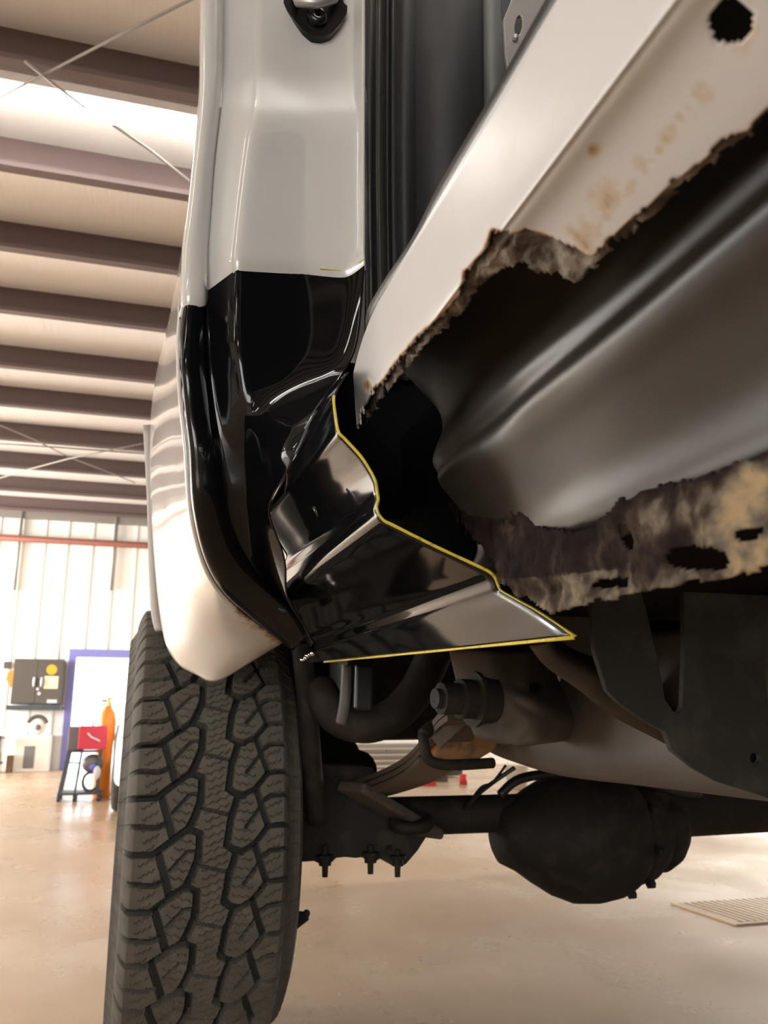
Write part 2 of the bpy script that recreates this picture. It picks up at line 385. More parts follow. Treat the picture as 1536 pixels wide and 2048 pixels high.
# roof brace rods
def rod(name, pxs, zz, r, m, label, cat, group=None):
    pts = [at(a, b, Z=zz) for a, b in pxs]
    return single(name, MB().tube(pts, r*.65, 8).mesh(name, m, True), label, cat, group)
rod('brace_rod', [(-40, 215), (60, 163), (240, 70), (470, -45)], ZB-0.02, 0.010, M['galv'], 'thin grey brace rod crossing under the two nearest dark purlins', 'rod', 'roof brace rods')
rod('brace_rod', [(50, 122), (118, 176), (170, 215)], ZB-0.03, 0.010, M['galv'], 'short grey brace rod crossing the other by the lit lamp', 'rod', 'roof brace rods')
rod('brace_rod', [(225, 250), (300, 300), (420, 395)], ZB-0.02, 0.011, M['galv'], 'thin grey brace rod just behind the lit tube lamp next to the pillar', 'rod', 'roof brace rods')
rod('brace_rod', [(-30, 838), (70, 880), (140, 915), (270, 965)], ZB-0.02, 0.011, M['galv'], 'grey brace rod sloping down across the far purlins to the truck', 'rod', 'roof brace rods')
rod('brace_rod', [(-30, 965), (60, 938), (135, 918), (296, 885)], ZB-0.03, 0.011, M['galv'], 'grey brace rod sloping up across the far purlins to the truck', 'rod', 'roof brace rods')
rod('conduit', [(-150, 878), (90, 893), (330, 910)], ZB-0.03, 0.014, M['galv'], 'pale horizontal conduit slung under the far purlins', 'pipe')
# pipes on the back wall
def wp(px, py): return at(px, py, Y=YW-0.1)
a, b = wp(-60, 1072), wp(420, 1098)
single('wall_pipe', MB().tube([(XL+1, YW-0.1, a.z), (XR-1, YW-0.1, a.z)], 0.045, 12).mesh('wall_pipe', M['pipe_red'], True), 'rust red pipe running level across the far white wall', 'pipe')
for px, lab in ((46, 'grey vertical conduit on the far wall above the dark cabinet'), (236, 'grey vertical conduit on the far wall above the blue doorway')):
    a, b = wp(px-2, 1022), wp(px-8, 1180)
    single('wall_conduit', MB().tube([(a.x, YW-0.05, a.z), (a.x, YW-0.05, b.z)], 0.02, 10).mesh('wall_conduit', M['galv'], True), lab, 'pipe', 'wall conduits')

# floor drain at the lower right
d0 = at(1366, 1812, Z=0); d1 = at(1640, 1838, Z=0)
M['drain'] = mat('dark_drain_pit', (0.10, 0.085, 0.065), 0.8)
dr_ = thing('floor_drain', 'grey slotted drain grate set in the tan floor below the axle', 'drain', ((d0.x+1.2), d0.y, 0))
yy0, yy1 = at(1450, 1850, Z=0).y, at(1450, 1803, Z=0).y
x0 = d0.x; x1 = x0+0.9
g = MB(); n = 34
for i in range(n):
    xx = x0+(x1-x0)*i/n; g.box((xx, yy0, 0.0005), (xx+0.014, yy1, 0.006))
g.out('grate', M['floor'], dr_)
MB().box((x0, yy0, .0002), (x1, yy1, .0022)).out('pit', M['drain'], dr_)
MB().box((x0-.02, yy0-.02, 0.0003), (x1, yy0, 0.005)).box((x0-.02, yy1, 0.0003), (x1, yy1+.02, 0.005)).box((x0-.02, yy0, 0.0003), (x0, yy1, 0.005)).out('frame', M['floor'], dr_)

# ------------------------------------------------------------------ the truck
truck = thing('truck', 'white four-wheel-drive truck with rusted-out rocker, missing its lower side panel', 'truck', (0.95, 1.2, 0))

# --- tyre tread: one pitch traced as grooves, repeated round the tyre
TX, TY, TZ, TR, TWD = 0.132, 1.835, 0.425, 0.425, 0.114
def tread_tile(nu, nv, ulo, uhi):
    pitch = 2*math.pi*TR/32; wid = 2*TWD
    u = np.linspace(ulo, uhi, nu); v = (np.arange(nv)+0.5)/nv
    U, V = np.meshgrid(u, v, indexing='ij'); D = np.zeros_like(U)
    def uv(x, y): return ((x+28*(y-270)/320-310)/960, (y-270)/320)
    def seg_depth(pts, w, depth, soft=0.0008):
        nonlocal D
        P = [uv(*q) for q in pts]; best = np.full_like(U, 1e9)
        for sh in (-2, -1, 0, 1, 2):
            for (a0, b0), (a1, b1) in zip(P[:-1], P[1:]):
                ax, ay = a0*wid, (b0+sh)*pitch; bx, by = a1*wid, (b1+sh)*pitch
                dx, dy = bx-ax, by-ay; L2 = dx*dx+dy*dy+1e-12
                tt = np.clip(((U*wid-ax)*dx+(V*pitch-ay)*dy)/L2, 0, 1)
                best = np.minimum(best, np.hypot(U*wid-ax-tt*dx, V*pitch-ay-tt*dy))
        k = np.clip((w*.58+soft-best)/soft, 0, 1); D = np.maximum(D, k*depth)
    px = wid/960
    seg_depth([(130, 255), (320, 272), (430, 272), (560, 190), (640, 140), (690, 143), (730, 163)], 30*px, 0.015)
    seg_depth([(730, 160), (712, 300), (665, 395), (636, 442)], 36*px, 0.015)
    seg_depth([(470, 272), (500, 380), (528, 492)], 40*px, 0.007)
    seg_depth([(160, 430), (310, 432), (430, 442), (485, 420)], 24*px, 0.009)
    seg_depth([(520, 372), (645, 258), (700, 255)], 13*px, 0.007)
    seg_depth([(712, 335), (908, 382)], 13*px, 0.007)
    seg_depth([(960, 268), (905, 400), (870, 548), (910, 575), (965, 590)], 34*px, 0.015)
    seg_depth([(960, 590), (1050, 550), (1150, 450), (1270, 445), (1440, 470)], 24*px, 0.015)
    seg_depth([(1085, 232), (1115, 340), (1150, 452)], 34*px, 0.009)
    seg_depth([(1130, 302), (1180, 272), (1290, 265), (1440, 285)], 22*px, 0.009)
    seg_depth([(1000, 452), (1098, 345)], 16*px, 0.007)
    # sipes
    for (xa, xb, off, n, sl) in ((340, 440, 0, 5, -0.45), (540, 690, 20, 6, 0.22), (735, 900, 8, 7, -0.32), (925, 1060, 30, 6, 0.12), (1135, 1250, 12, 5, -0.35)):
        for k in range(n):
            yy = 270+off+320*k/n; pts = []
            for q in range(7):
                xx = xa+(xb-xa)*q/6; pts.append((xx, yy+sl*(xx-xa)+(9 if q % 2 else -5)))
            seg_depth(pts, 4.0*px, 0.0022, 0.0006)
    return u, D
def make_tyre():
    nu, nv, NP = 190, 52, 32
    ulo, uhi = -0.12, 1.12
    u, D = tread_tile(nu, nv, ulo, uhi)
    # profile across: lateral x and radius for each u
    xs, rs = [], []
    for q in u:
        a = (q-0.5)*2
        if abs(a) <= 1: xs.append(a*TWD); rs.append(TR-0.008*a*a)
        else:
            e = (abs(a)-1)/0.24; sgn = 1 if a > 0 else -1
            xs.append(sgn*(TWD+0.016*math.sin(min(1, e)*1.35))); rs.append(TR-0.008-0.042*e**1.3)
    fade = np.clip(1-np.clip(np.abs((u-0.5)*2)-1, 0, 1)/0.30, 0, 1)
    side = [(0.136, 0.352), (0.141, 0.345), (0.142, 0.33), (0.139, 0.305), (0.131, 0.28), (0.120, 0.262), (0.112, 0.248), (0.108, 0.232)]
    side = [(x, r*TR/0.415) for x, r in side]
    allx = [-x for x, r in reversed(side)]+xs+[x for x, r in side]
    allx = allx[:-len(side)]+[x+b for (x, r), b in zip(side, (.006, .012, .018, .018, .012, .006, 0, 0))]
    allr = [r for x, r in reversed(side)]+rs+[r for x, r in side]
    nL = len(side); n = len(allx); nphi = nv*NP
    X = np.array(allx); Rr = np.array(allr)
    phi = -2*math.pi*(np.arange(nphi)+0.5)/nphi
    dep = np.zeros((n, nphi)); dep[nL:nL+nu] = np.tile(D*fade[:, None], (1, NP))
    lug = (np.sin(phi*NP*2) > 0.2).astype(float)*0.0025
    for s in (0, n-1):
        pass
    for k in (nL-2, nL-1, nL+nu, nL+nu+1): dep[k] -= lug
    RR = Rr[:, None]-dep
    vx = np.repeat(X[:, None], nphi, 1); vy = -RR*np.cos(phi)[None, :]; vz = RR*np.sin(phi)[None, :]
    co = np.stack([vx, vy, vz], -1).reshape(-1, 3)
    i, j = np.meshgrid(np.arange(n-1), np.arange(nphi), indexing='ij'); j2 = (j+1) % nphi
    q = np.stack([i*nphi+j, i*nphi+j2, (i+1)*nphi+j2, (i+1)*nphi+j], -1).reshape(-1, 4)
    me = bpy.data.meshes.new('tyre'); me.vertices.add(len(co)); me.vertices.foreach_set('co', co.ravel())
    me.loops.add(q.size); me.loops.foreach_set('vertex_index', q.ravel().astype(np.int32))
    me.polygons.add(len(q)); me.polygons.foreach_set('loop_start', (np.arange(len(q))*4).astype(np.int32)); me.polygons.foreach_set('loop_total', np.full(len(q), 4, np.int32))
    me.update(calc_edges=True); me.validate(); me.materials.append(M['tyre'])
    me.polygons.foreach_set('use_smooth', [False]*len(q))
    me.materials.append(M['groove'])   # deep groove faces get their shade as a near-black colour
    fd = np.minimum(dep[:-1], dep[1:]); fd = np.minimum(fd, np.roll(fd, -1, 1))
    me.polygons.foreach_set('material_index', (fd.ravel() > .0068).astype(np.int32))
    return me
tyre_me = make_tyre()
rim_mb = MB().lathe((-0.125, 0, 0), (1, 0, 0), [(0, 0.225), (0.004, 0.238), (0.02, 0.236), (0.03, 0.215), (0.2, 0.21), (0.22, 0.236), (0.246, 0.238), (0.25, 0.225)], 48)
rim_mb.lathe((-0.08, 0, 0), (1, 0, 0), [(0, 0.04), (0.0, 0.09), (0.02, 0.215), (0.03, 0.215), (0.03, 0.05)], 40)
rim_me = rim_mb.mesh('rim', M['rim'], True)
def wheel(x, flip):
    wp_ = bpy.data.objects.new('wheel', None); C.objects.link(wp_); wp_.parent = truck; wp_.location = Vector((x, TY, TZ))-truck.location
    wp_.empty_display_size = 0.1
    for nm, me in (('tyre', tyre_me), ('rim', rim_me)):
        o = bpy.data.objects.new(nm, me); C.objects.link(o); o.parent = wp_
        if flip: o.rotation_euler = (0, 0, math.pi)
    return wp_
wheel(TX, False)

# --- door pillar, white above, seen from in front of the door opening
def row(l, dy=0.0): return [at(px, py, Y=Y+dy) for px, py, Y in l]
rowA = [(366, 612, .815), (371, 592, .782), (402, 588, .785), (412, 570, .805), (468, 528, .785), (482, 525, .782), (600, 532, .80), (690, 540, .80), (731, 516, .79)]
def prow(y, o, f, c, rl, rr, fm, fr, re, dY=0.0):
    return [(o-3, y, .83), (o, y, .782), (f, y, .785), (c, y, .80+dY*.5), (rl, y, .785+dY), (rr, y, .782+dY), (fm, y, .80+dY), (fr, y, .80+dY), (re, y, .79+dY*.3)]
white_rows = [prow(-140, 411, 434, 446, 496, 520, 620, 708, 731, .022), prow(0, 409, 432, 444, 498, 522, 620, 708, 731, .022), prow(110, 408, 431, 443, 500, 524, 620, 708, 731, .022), prow(160, 408, 430, 442, 504, 526, 620, 708, 731, .020),
              prow(205, 406, 428, 440, 505, 524, 620, 708, 731, .009), prow(245, 403, 424, 436, 500, 516, 620, 709, 731, -.001), prow(330, 394, 414, 426, 488, 503, 615, 709, 731, 0), prow(430, 383, 407, 419, 476, 492, 610, 709, 731, 0),
              prow(500, 373, 403, 413, 469, 484, 605, 709, 731, 0), rowA[:], [(px, py+25, Y+.004) for px, py, Y in rowA]]
v, f, _ = loft([row(r) for r in white_rows], 6, 6, 0.4, 0.3, 6)
pil = solid(add('door_pillar', mesh_from('door_pillar', v, f, M['white']), truck), 0.004, -1)

# --- white quarter panel beside the pillar, tucked under ahead of the tyre
qrows = [
    [(408, -140, .83), (409, -140, .9), (410, -140, 1.0), (411, -140, 1.15), (412, -140, 1.45)],
    [(406, 0, .83), (407, 0, .9), (408, 0, 1.0), (409, 0, 1.15), (410, 0, 1.45)],
    [(404, 200, .83), (405, 200, .9), (406, 200, 1.0), (406, 200, 1.15), (407, 200, 1.45)],
    [(380, 430, .83), (378, 430, .9), (378, 430, 1.0), (379, 430, 1.15), (380, 430, 1.45)],
    [(364, 600, .82), (359, 600, .9), (354, 600, 1.0), (350, 600, 1.15), (352, 600, 1.45)],
    [(359, 700, .815), (350, 700, .9), (341, 700, 1.0), (330, 700, 1.15), (326, 700, 1.42)],
    [(364, 800, .815), (350, 800, .9), (335, 800, 1.0), (319, 800, 1.15), (307, 800, 1.38)],
    [(376, 900, .815), (357, 900, .92), (338, 900, 1.03), (319, 900, 1.17), (303, 900, 1.35)],
    [(382, 1000, .83), (360, 1000, .94), (341, 1000, 1.05), (324, 1000, 1.18), (305, 1000, 1.32)],
    [(396, 1078, .86), (372, 1085, .97), (350, 1090, 1.08), (330, 1095, 1.19), (311, 1100, 1.31)],
    [(422, 1153, .91), (396, 1160, 1.0), (367, 1168, 1.09), (341, 1175, 1.19), (318, 1182, 1.30)],
    [(468, 1210, .97), (428, 1218, 1.03), (390, 1230, 1.10), (352, 1240, 1.19), (326, 1245, 1.29)],
    [(528, 1257, 1.04), (475, 1265, 1.07), (415, 1282, 1.12), (366, 1290, 1.19), (336, 1290, 1.28)],
    [(566, 1276, 1.09), (500, 1298, 1.11), (436, 1325, 1.14), (385, 1325, 1.20), (352, 1318, 1.27)],
    [(568, 1279, 1.12), (503, 1319, 1.15), (432, 1360, 1.18), (395, 1347, 1.22), (366, 1332, 1.26)],
]
v, f, _ = loft([row(r) for r in qrows], 6, 5, 0.5, 0.5, 8)
qme = mesh_from('quarter_panel', v, f, M['quarter'])
qa = qme.attributes.new('rust', 'FLOAT', 'POINT')
for d_, vv in zip(qa.data, qme.vertices):
    x, y = proj(vv.co); d = pdist(x, y, [(486, 1216), (520, 1240), (566, 1274)], False); d_.value = .72*max(0, 1-d/34) if y > 1180 else 0
qp = add('quarter_panel', qme, truck); solid(qp, 0.003, 1)
# wheel arch lip behind it
lip = []
for px, py, Y in [(301, 850, 1.40), (305, 920, 1.40), (309, 1000, 1.39), (311, 1080, 1.37), (314, 1160, 1.36), (318, 1230, 1.35), (326, 1262, 1.34)]:
    a = at(px-12, py, Y=Y); b = at(px+2, py, Y=Y-.02); c = at(px+24, py, Y=Y-.01); lip.append([a, b, c])
v, f, _ = loft(lip, 3, 3)
M['flare'] = mat('brown_grey_flare', (0.22, 0.19, 0.16), 0.6)  # one even brown-grey over the whole flare
solid(add('wheel_arch_flare', mesh_from('wheel_arch_flare', v, f, M['flare']), truck), 0.006, 0)
# --- striker on the pillar
st = bpy.data.objects.new('striker', None); C.objects.link(st); st.parent = truck; st.location = at(633, 20, Y=.80)-truck.location
base = [(568, -30), (566, 4), (574, 20), (590, 42), (606, 60), (624, 72), (645, 73), (664, 66), (682, 46), (694, 26), (695, 12), (686, 4), (690, -30)]
o = plate('striker_plate', base, [], 'Y', .808, .015, M['hard'], None); o.parent = st; o.location = -wloc(st)
bv = o.modifiers.new('b', 'BEVEL'); bv.width = .003; bv.segments = 3
def sp(o): o.parent = st; o.location = -wloc(st); return o
c = at(634, 36, Y=.807); prof = [(0, .012), (.004, .0118), (.007, .0085), (.007, .0045), (.0045, .003)]
sp(MB().lathe(c, (0, -1, 0), prof, 24).out('bolt', M['hard'], None, True))
sp(MB().tube([at(590, -12, Y=.806), at(596, 4, Y=.794), at(632, 8, Y=.790), at(668, -2, Y=.794), at(676, -20, Y=.806)], .0055, 12).out('striker_loop', M['bare'], None, True))
sp(MB().ball(at(622, -14, Y=.800), (.012, .008, .006)).out('bolt', M['hard'], None, True))
plug = MB().lathe(at(686, 120, Y=.822), (0, -1, 0), [(0, .0035), (.0015, .0032), (.002, .002)], 14).out('plug', M['white'], truck, True)

# --- weather strips, cab trim behind the pillar
def strip(name, cols, m, parent=truck, nr=4):
    """cols: list over rows; each row list of (px, py, Y)"""
    v, f, _ = loft([row(r) for r in cols], nr, 4); o = add(name, mesh_from(name, v, f, m), parent); return solid(o, .003, 1)
def vert(px0, px1, Yc, bulge, rows=((-140, 0), (300, 0), (560, 3), (760, 6)), n=5):
    out = []
    for py, dx in rows:
        out.append([(px0+(px1-px0)*k/(n-1)+dx, py, Yc-bulge*math.sin(math.pi*k/(n-1))) for k in range(n)])
    return out
strip('door_seal', vert(729, 752, .80, .010), M['rubber'])
strip('door_seal', vert(748, 768, .812, .012), M['rubber2'])
strip('door_seal', vert(766, 784, .815, .006), M['rubber'])
strip('door_seal', vert(780, 792, .818, .010), M['rubber2'])
strip('inner_trim', vert(788, 832, .835, .014), M['plastic'])
strip('inner_trim', vert(820, 965, .90, .03, rows=((-140, 0), (300, 4), (560, 10), (800, 14))), M['plastic'])
strip('seat_belt_trim', [[(952, -120, .93), (966, -120, .91), (985, -120, .905), (1003, -120, .925)], [(957, 0, .93), (970, 0, .91), (986, 0, .905), (1003, 0, .925)], [(962, 150, .93), (975, 150, .91), (990, 150, .905), (1012, 150, .925)],
                         [(966, 300, .93), (978, 300, .91), (995, 300, .905), (1022, 300, .925)], [(970, 460, .93), (983, 460, .91), (1003, 460, .905), (1036, 460, .925)]], M['greytrim'])
plate('seat_bracket', [(1008, 40), (1022, 6), (1046, -60), (1250, -60), (1180, 60), (1080, 200), (1022, 172), (1012, 110)], [ell(1037, 52, 9, 22, 20, 0.12)], 'Y', .80, .004, M['bare'], truck, 1, 0.0008)
MB().ball(at(1031, 75, Y=.795), .004).out('rivet', M['bare'], truck, True)

# cab body above and behind (closes the truck off from the roof lamps)
shell = MB()
shell.box((0.60, -1.8, 1.78), (1.70, 3.6, 1.85))            # roof
shell.box((1.72, -1.8, 0.60), (1.82, 3.6, 1.80))            # far side
shell.box((0.30, 1.45, 0.95), (1.72, 3.6, 1.78))            # rear body
fixn(shell.out('body_shell', M['white'], truck))
MB().box((1.70, -1.8, 0.76), (1.716, 1.44, 1.77)).box((0.60, -1.8, 1.765), (1.70, 1.44, 1.777)).box((0.30, -1.82, 0.76), (1.70, -1.80, 1.777)).out('cab_light_block', M['plastic'], truck)  # unseen dark panels, added to block reflections in the black paint
MB().box((0.256, -1.8, 0.735), (1.76, 1.30, 0.75)).out('floor_pan', M['dark'], truck)
MB().box((0.30, 1.30, 0.90), (1.72, 3.4, 0.93)).box((0.275, 0.86, 0.735), (1.72, 1.30, 0.93)).out('bed_floor', M['dark'], truck)
MB().box((0.25, 0.95, 0.75), (1.7, 1.0, 1.78)).out('cab_rear_wall', M['plastic'], truck)
# wheel house over the tyre
wh = []
for k in range(13):
    g = math.pi*(0.24+0.72*k/12); yy = TY-.50*math.cos(g); zz = TZ+.02+.50*math.sin(g)
    wh.append([Vector((0.035, yy, zz)), Vector((0.17, yy, zz)), Vector((0.335, yy, zz+.005)), Vector((0.345, yy, zz+.02))])
v, f, _ = loft(wh, 2, 2, 0.5, 0.3)
solid(add('wheel_house', mesh_from('wheel_house', v, f, M['dark']), truck), .004, 0)

# --- sill: white painted, its lower edge rusted away
XS = 0.141
def line(px, py, X): q = at(px, py, X=X); return q.x, q.z-0.0
zt = at(860, 430, X=XS).z
zcrease = at(1170, 205, X=XS+.004).z
z3 = at(1400, 330, X=XS+.042).z
prof = [(XS+.075, zt+.012), (XS+.02, zt+.002), (XS+.0025, zt+.0012), (XS, zt-.0012), (XS+.0005, zt-.012), (XS+.004, zcrease), (XS+.008, zcrease-.0055), (XS+.020, zcrease*.62+z3*.38), (XS+.042, z3), (XS+.062, z3-.011), (XS+.08, z3-.020)]
pp = cr([Vector((x, z, 0)) for x, z in prof], 22, 0.5)
yl = list(np.arange(-0.6, 0.12, 0.04))+list(np.arange(0.12, 0.62, 0.0016))
keep = [(640, 790), (700, 700), (790, 480), (960, 150), (1100, -100), (2600, -1800), (2600, -500), (1700, 100), (1536, 222), (1500, 262), (1452, 285), (1400, 332), (1345, 372), (1310, 408), (1262, 445), (1225, 478), (1200, 505), (1180, 522), (1150, 500), (1120, 490), (1085, 470), (1050, 462), (1020, 474), (985, 462), (972, 500),
        (930, 545), (922, 590), (890, 628), (862, 655), (838, 672), (812, 705), (792, 728), (770, 760), (748, 780), (735, 800), (722, 826), (716, 856), (700, 857), (688, 820), (684, 790), (684, 770)]
def noisy_in(p, poly, amp, fr):
    x, y = proj(p); n1 = noise.noise(Vector(p)*fr)*amp; n2 = noise.noise(Vector(p)*fr+Vector((31, 7, 3)))*amp
    n3 = noise.noise(Vector(p)*fr*3.1)*amp*.6
    return inpoly(x+n1+n3, y+n2-n3, poly), x, y
def eaten(name, prof2, yl, keep, m, amp, fr, off=0.0, disp=0.0, endcurve=None, rustw=70, base=0.0):
    n = len(prof2); v = []; ok = []; rust = []
    edge = keep
    for yy in yl:
        for q in prof2:
            x = q.x+off; z = q.y
            if endcurve: x += endcurve(yy)
            p = Vector((x, yy, z))
            if disp: p += Vector((noise.noise(p*160)*disp, noise.noise(p*140+Vector((5, 5, 5)))*disp, noise.noise(p*150+Vector((9, 1, 4)))*disp*.6))
            a, px, py = noisy_in(p, keep, amp, fr)
            if a and math.hypot((px-1462)/40, (py-42)/44)+.16*noise.noise(p*140) < 1: a = False
            v.append(p); ok.append(a)
            d = pdist(px, py, edge) if (a and 600 < px < 1700 and -100 < py < 1400) else 200
            rust.append(base+max(0, 1-d/rustw)**1.6)
    f = []
    for i in range(len(yl)-1):
        for j in range(n-1):
            q = (i*n+j, i*n+j+1, (i+1)*n+j+1, (i+1)*n+j)
            if all(ok[k] for k in q): f.append(q)
    used = sorted({k for q in f for k in q}); mp = {k: i for i, k in enumerate(used)}
    me = mesh_from(name, [v[k] for k in used], [tuple(mp[k] for k in q) for q in f], m)
    at_ = me.attributes.new('rust', 'FLOAT', 'POINT'); at_.data.foreach_set('value', [rust[k] for k in used])
    return me
endc = lambda yy: 0.0 if yy < .50 else 0.9*(yy-.50)**1.5*0.35
# the edge that rust eats is only the lower run of the outline
lower = keep[8:34]
def pd_lower(x, y): return pdist(x, y, lower, False)
_pd = pdist
def pdist_edge(x, y, poly, closed=True): return _pd(x, y, lower, False) if poly is keep else _pd(x, y, poly, closed)
pdist = pdist_edge
me = eaten('door_sill', pp, yl, keep, M['sill'], 9, 210, endcurve=endc, rustw=15)
# extra stains on the turned-under face
xyz = [(1190, 300, 26, .62), (1215, 390, 60, .42), (1170, 470, 70, .40), (1410, 190, 50, .30), (1440, 120, 60, .28), (1470, 60, 75, .52), (1380, 240, 40, .25), (735, 770, 16, .5), (1290, 330, 45, .28), (1340, 270, 45, .25), (1130, 240, 10, .3)]+[(1290+k*14, 345-k*22, 22, .34) for k in range(9)]+[(1180+k*11, 480-k*15, 26, .36) for k in range(9)]
att = me.attributes['rust'].data
for i_, vv in enumerate(me.vertices):
    x, y = proj(vv.co)
    if y > -60 and x < 1650:
        a = att[i_].value
        for sx, sy, sr, sv in xyz:
            d = math.hypot(x-sx, y-sy)/sr
            if d < 1: a = max(a, sv*(1-d*d))
        att[i_].value = a
sill = solid(add('door_sill', me, truck), .0012, 1)
sc_keep = [(1000, 400), (1600, -200), (2000, -100), (1700, 130), (1536, 240), (1400, 352), (1310, 428), (1215, 512), (1195, 545), (1150, 562), (1110, 552), (1070, 545), (1040, 528), (1010, 540), (985, 560), (950, 590), (925, 632), (900, 650), (860, 685), (820, 725), (790, 762), (760, 800), (735, 840), (722, 858), (690, 855), (700, 800), (800, 640)]
yl2 = list(np.arange(0.16, 0.60, 0.0018))
me2 = eaten('rust_scale', pp[44::2], yl2, sc_keep, M['scale'], 13, 130, off=.0050, disp=.0032, endcurve=endc, rustw=60, base=0.0)
for d_, vv in zip(me2.attributes['rust'].data, me2.vertices): d_.value = .25+.5*noise.noise(vv.co*70)
solid(add('rust_scale', me2, truck), .0015, 1)
pdist = _pd
# --- inner rocker panel seen through the opening
ip = [(.150, .300), (.190, .262), (.203, .240), (.208, .222), (.2035, .205), (.2010, .1935), (.2035, .183), (.2005, .174), (.2040, .165), (.214, .150), (.226, .128), (.231, .112), (.236, .102), (.25, .098)]
rows_ = []
for yy, k in ((-0.6, 0), (-0.1, 0), (0.15, 0), (0.30, 0), (0.40, .0), (0.46, 0), (0.52, 0.001), (0.56, .004), (0.585, .012), (.60, .024), (.605, .05)):
    rows_.append([Vector((x+k*(1 if 2 <= i <= 10 else .5)+.002*math.sin(yy*31+i), yy+.012*math.sin(i*.5)*(yy > .5), CAMH+z)) for i, (x, z) in enumerate(ip)])
v, f, _ = loft(rows_, 5, 6)
solid(add('inner_rocker', mesh_from('inner_rocker', v, f, M['inner']), truck), .0012, 1)
# box behind the repair panel, the rocker's inner shade put into its colour
MB().box((.262, .56, CAMH+.10), (.30, .95, CAMH+.30)).out('bulkhead_shade', M['hole'], truck)

MB().box((.172, .835, .83), (.30, .842, 1.0)).out('gap_shade_plate', M['hole'], truck)  # near-black plate, shade of the open gap put into its colour
# --- rusted seam flange along the bottom of the rocker
XF = .231
fl_keep = [(868, 945), (905, 948), (940, 940), (985, 965), (1040, 1000), (1075, 1040), (1100, 1058), (1170, 1052), (1195, 1040), (1240, 1000), (1320, 968), (1400, 955), (1470, 925), (1536, 905), (2600, 480), (2600, 860), (1536, 1136), (1460, 1160), (1400, 1166), (1300, 1184), (1240, 1195), (1180, 1212), (1110, 1230), (1060, 1200), (1010, 1170), (985, 1120), (940, 1070), (900, 1020), (868, 985)]
holes_ = [ell(1398, 1117, 60, 20, 24, .04), ell(985, 1022, 40, 15, 18, .15), ell(1500, 1068, 26, 9, 16, -.1), ell(1255, 1072, 9, 24, 14, -.35), ell(1225, 1168, 40, 7, 12, -.1)]
zs = np.arange(.030, .165, .0016); ysf = list(np.arange(-.4, .14, .02))+list(np.arange(.14, .68, .002))
v = []; ok = []; rr = []
for yy in ysf:
    for z in zs:
        p = Vector((XF, yy, CAMH+z)); 
        dsp = noise.fractal(p*60, 1.0, 2.1, 5)*.0030+noise.noise(p*26)*.005
        p.x += -.003-dsp; p.z += noise.noise(p*120)*.0012
        x, y = proj(p); n1 = noise.noise(p*110)*11; n2 = noise.noise(p*110+Vector((3, 9, 1)))*9
        a = inpoly(x+n1, y+n2, fl_keep) and not any(inpoly(x+n1*.35, y+n2*.35, h) for h in holes_)
        v.append(p); ok.append(a)
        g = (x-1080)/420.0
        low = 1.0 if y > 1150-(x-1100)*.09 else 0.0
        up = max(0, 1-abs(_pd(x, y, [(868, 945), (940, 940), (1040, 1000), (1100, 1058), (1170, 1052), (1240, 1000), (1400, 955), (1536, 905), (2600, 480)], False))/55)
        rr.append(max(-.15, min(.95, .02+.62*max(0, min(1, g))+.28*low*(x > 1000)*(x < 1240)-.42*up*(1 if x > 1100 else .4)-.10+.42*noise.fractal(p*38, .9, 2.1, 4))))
n = len(zs); f = []
for i in range(len(ysf)-1):
    for j in range(n-1):
        q = (i*n+j, i*n+j+1, (i+1)*n+j+1, (i+1)*n+j)
        if all(ok[k] for k in q): f.append(q)
used = sorted({k for q in f for k in q}); mp = {k: i for i, k in enumerate(used)}
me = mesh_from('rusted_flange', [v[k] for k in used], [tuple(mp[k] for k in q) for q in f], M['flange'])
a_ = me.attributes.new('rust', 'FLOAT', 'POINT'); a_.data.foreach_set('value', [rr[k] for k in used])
solid(add('rusted_flange', me, truck), .0015, 1)

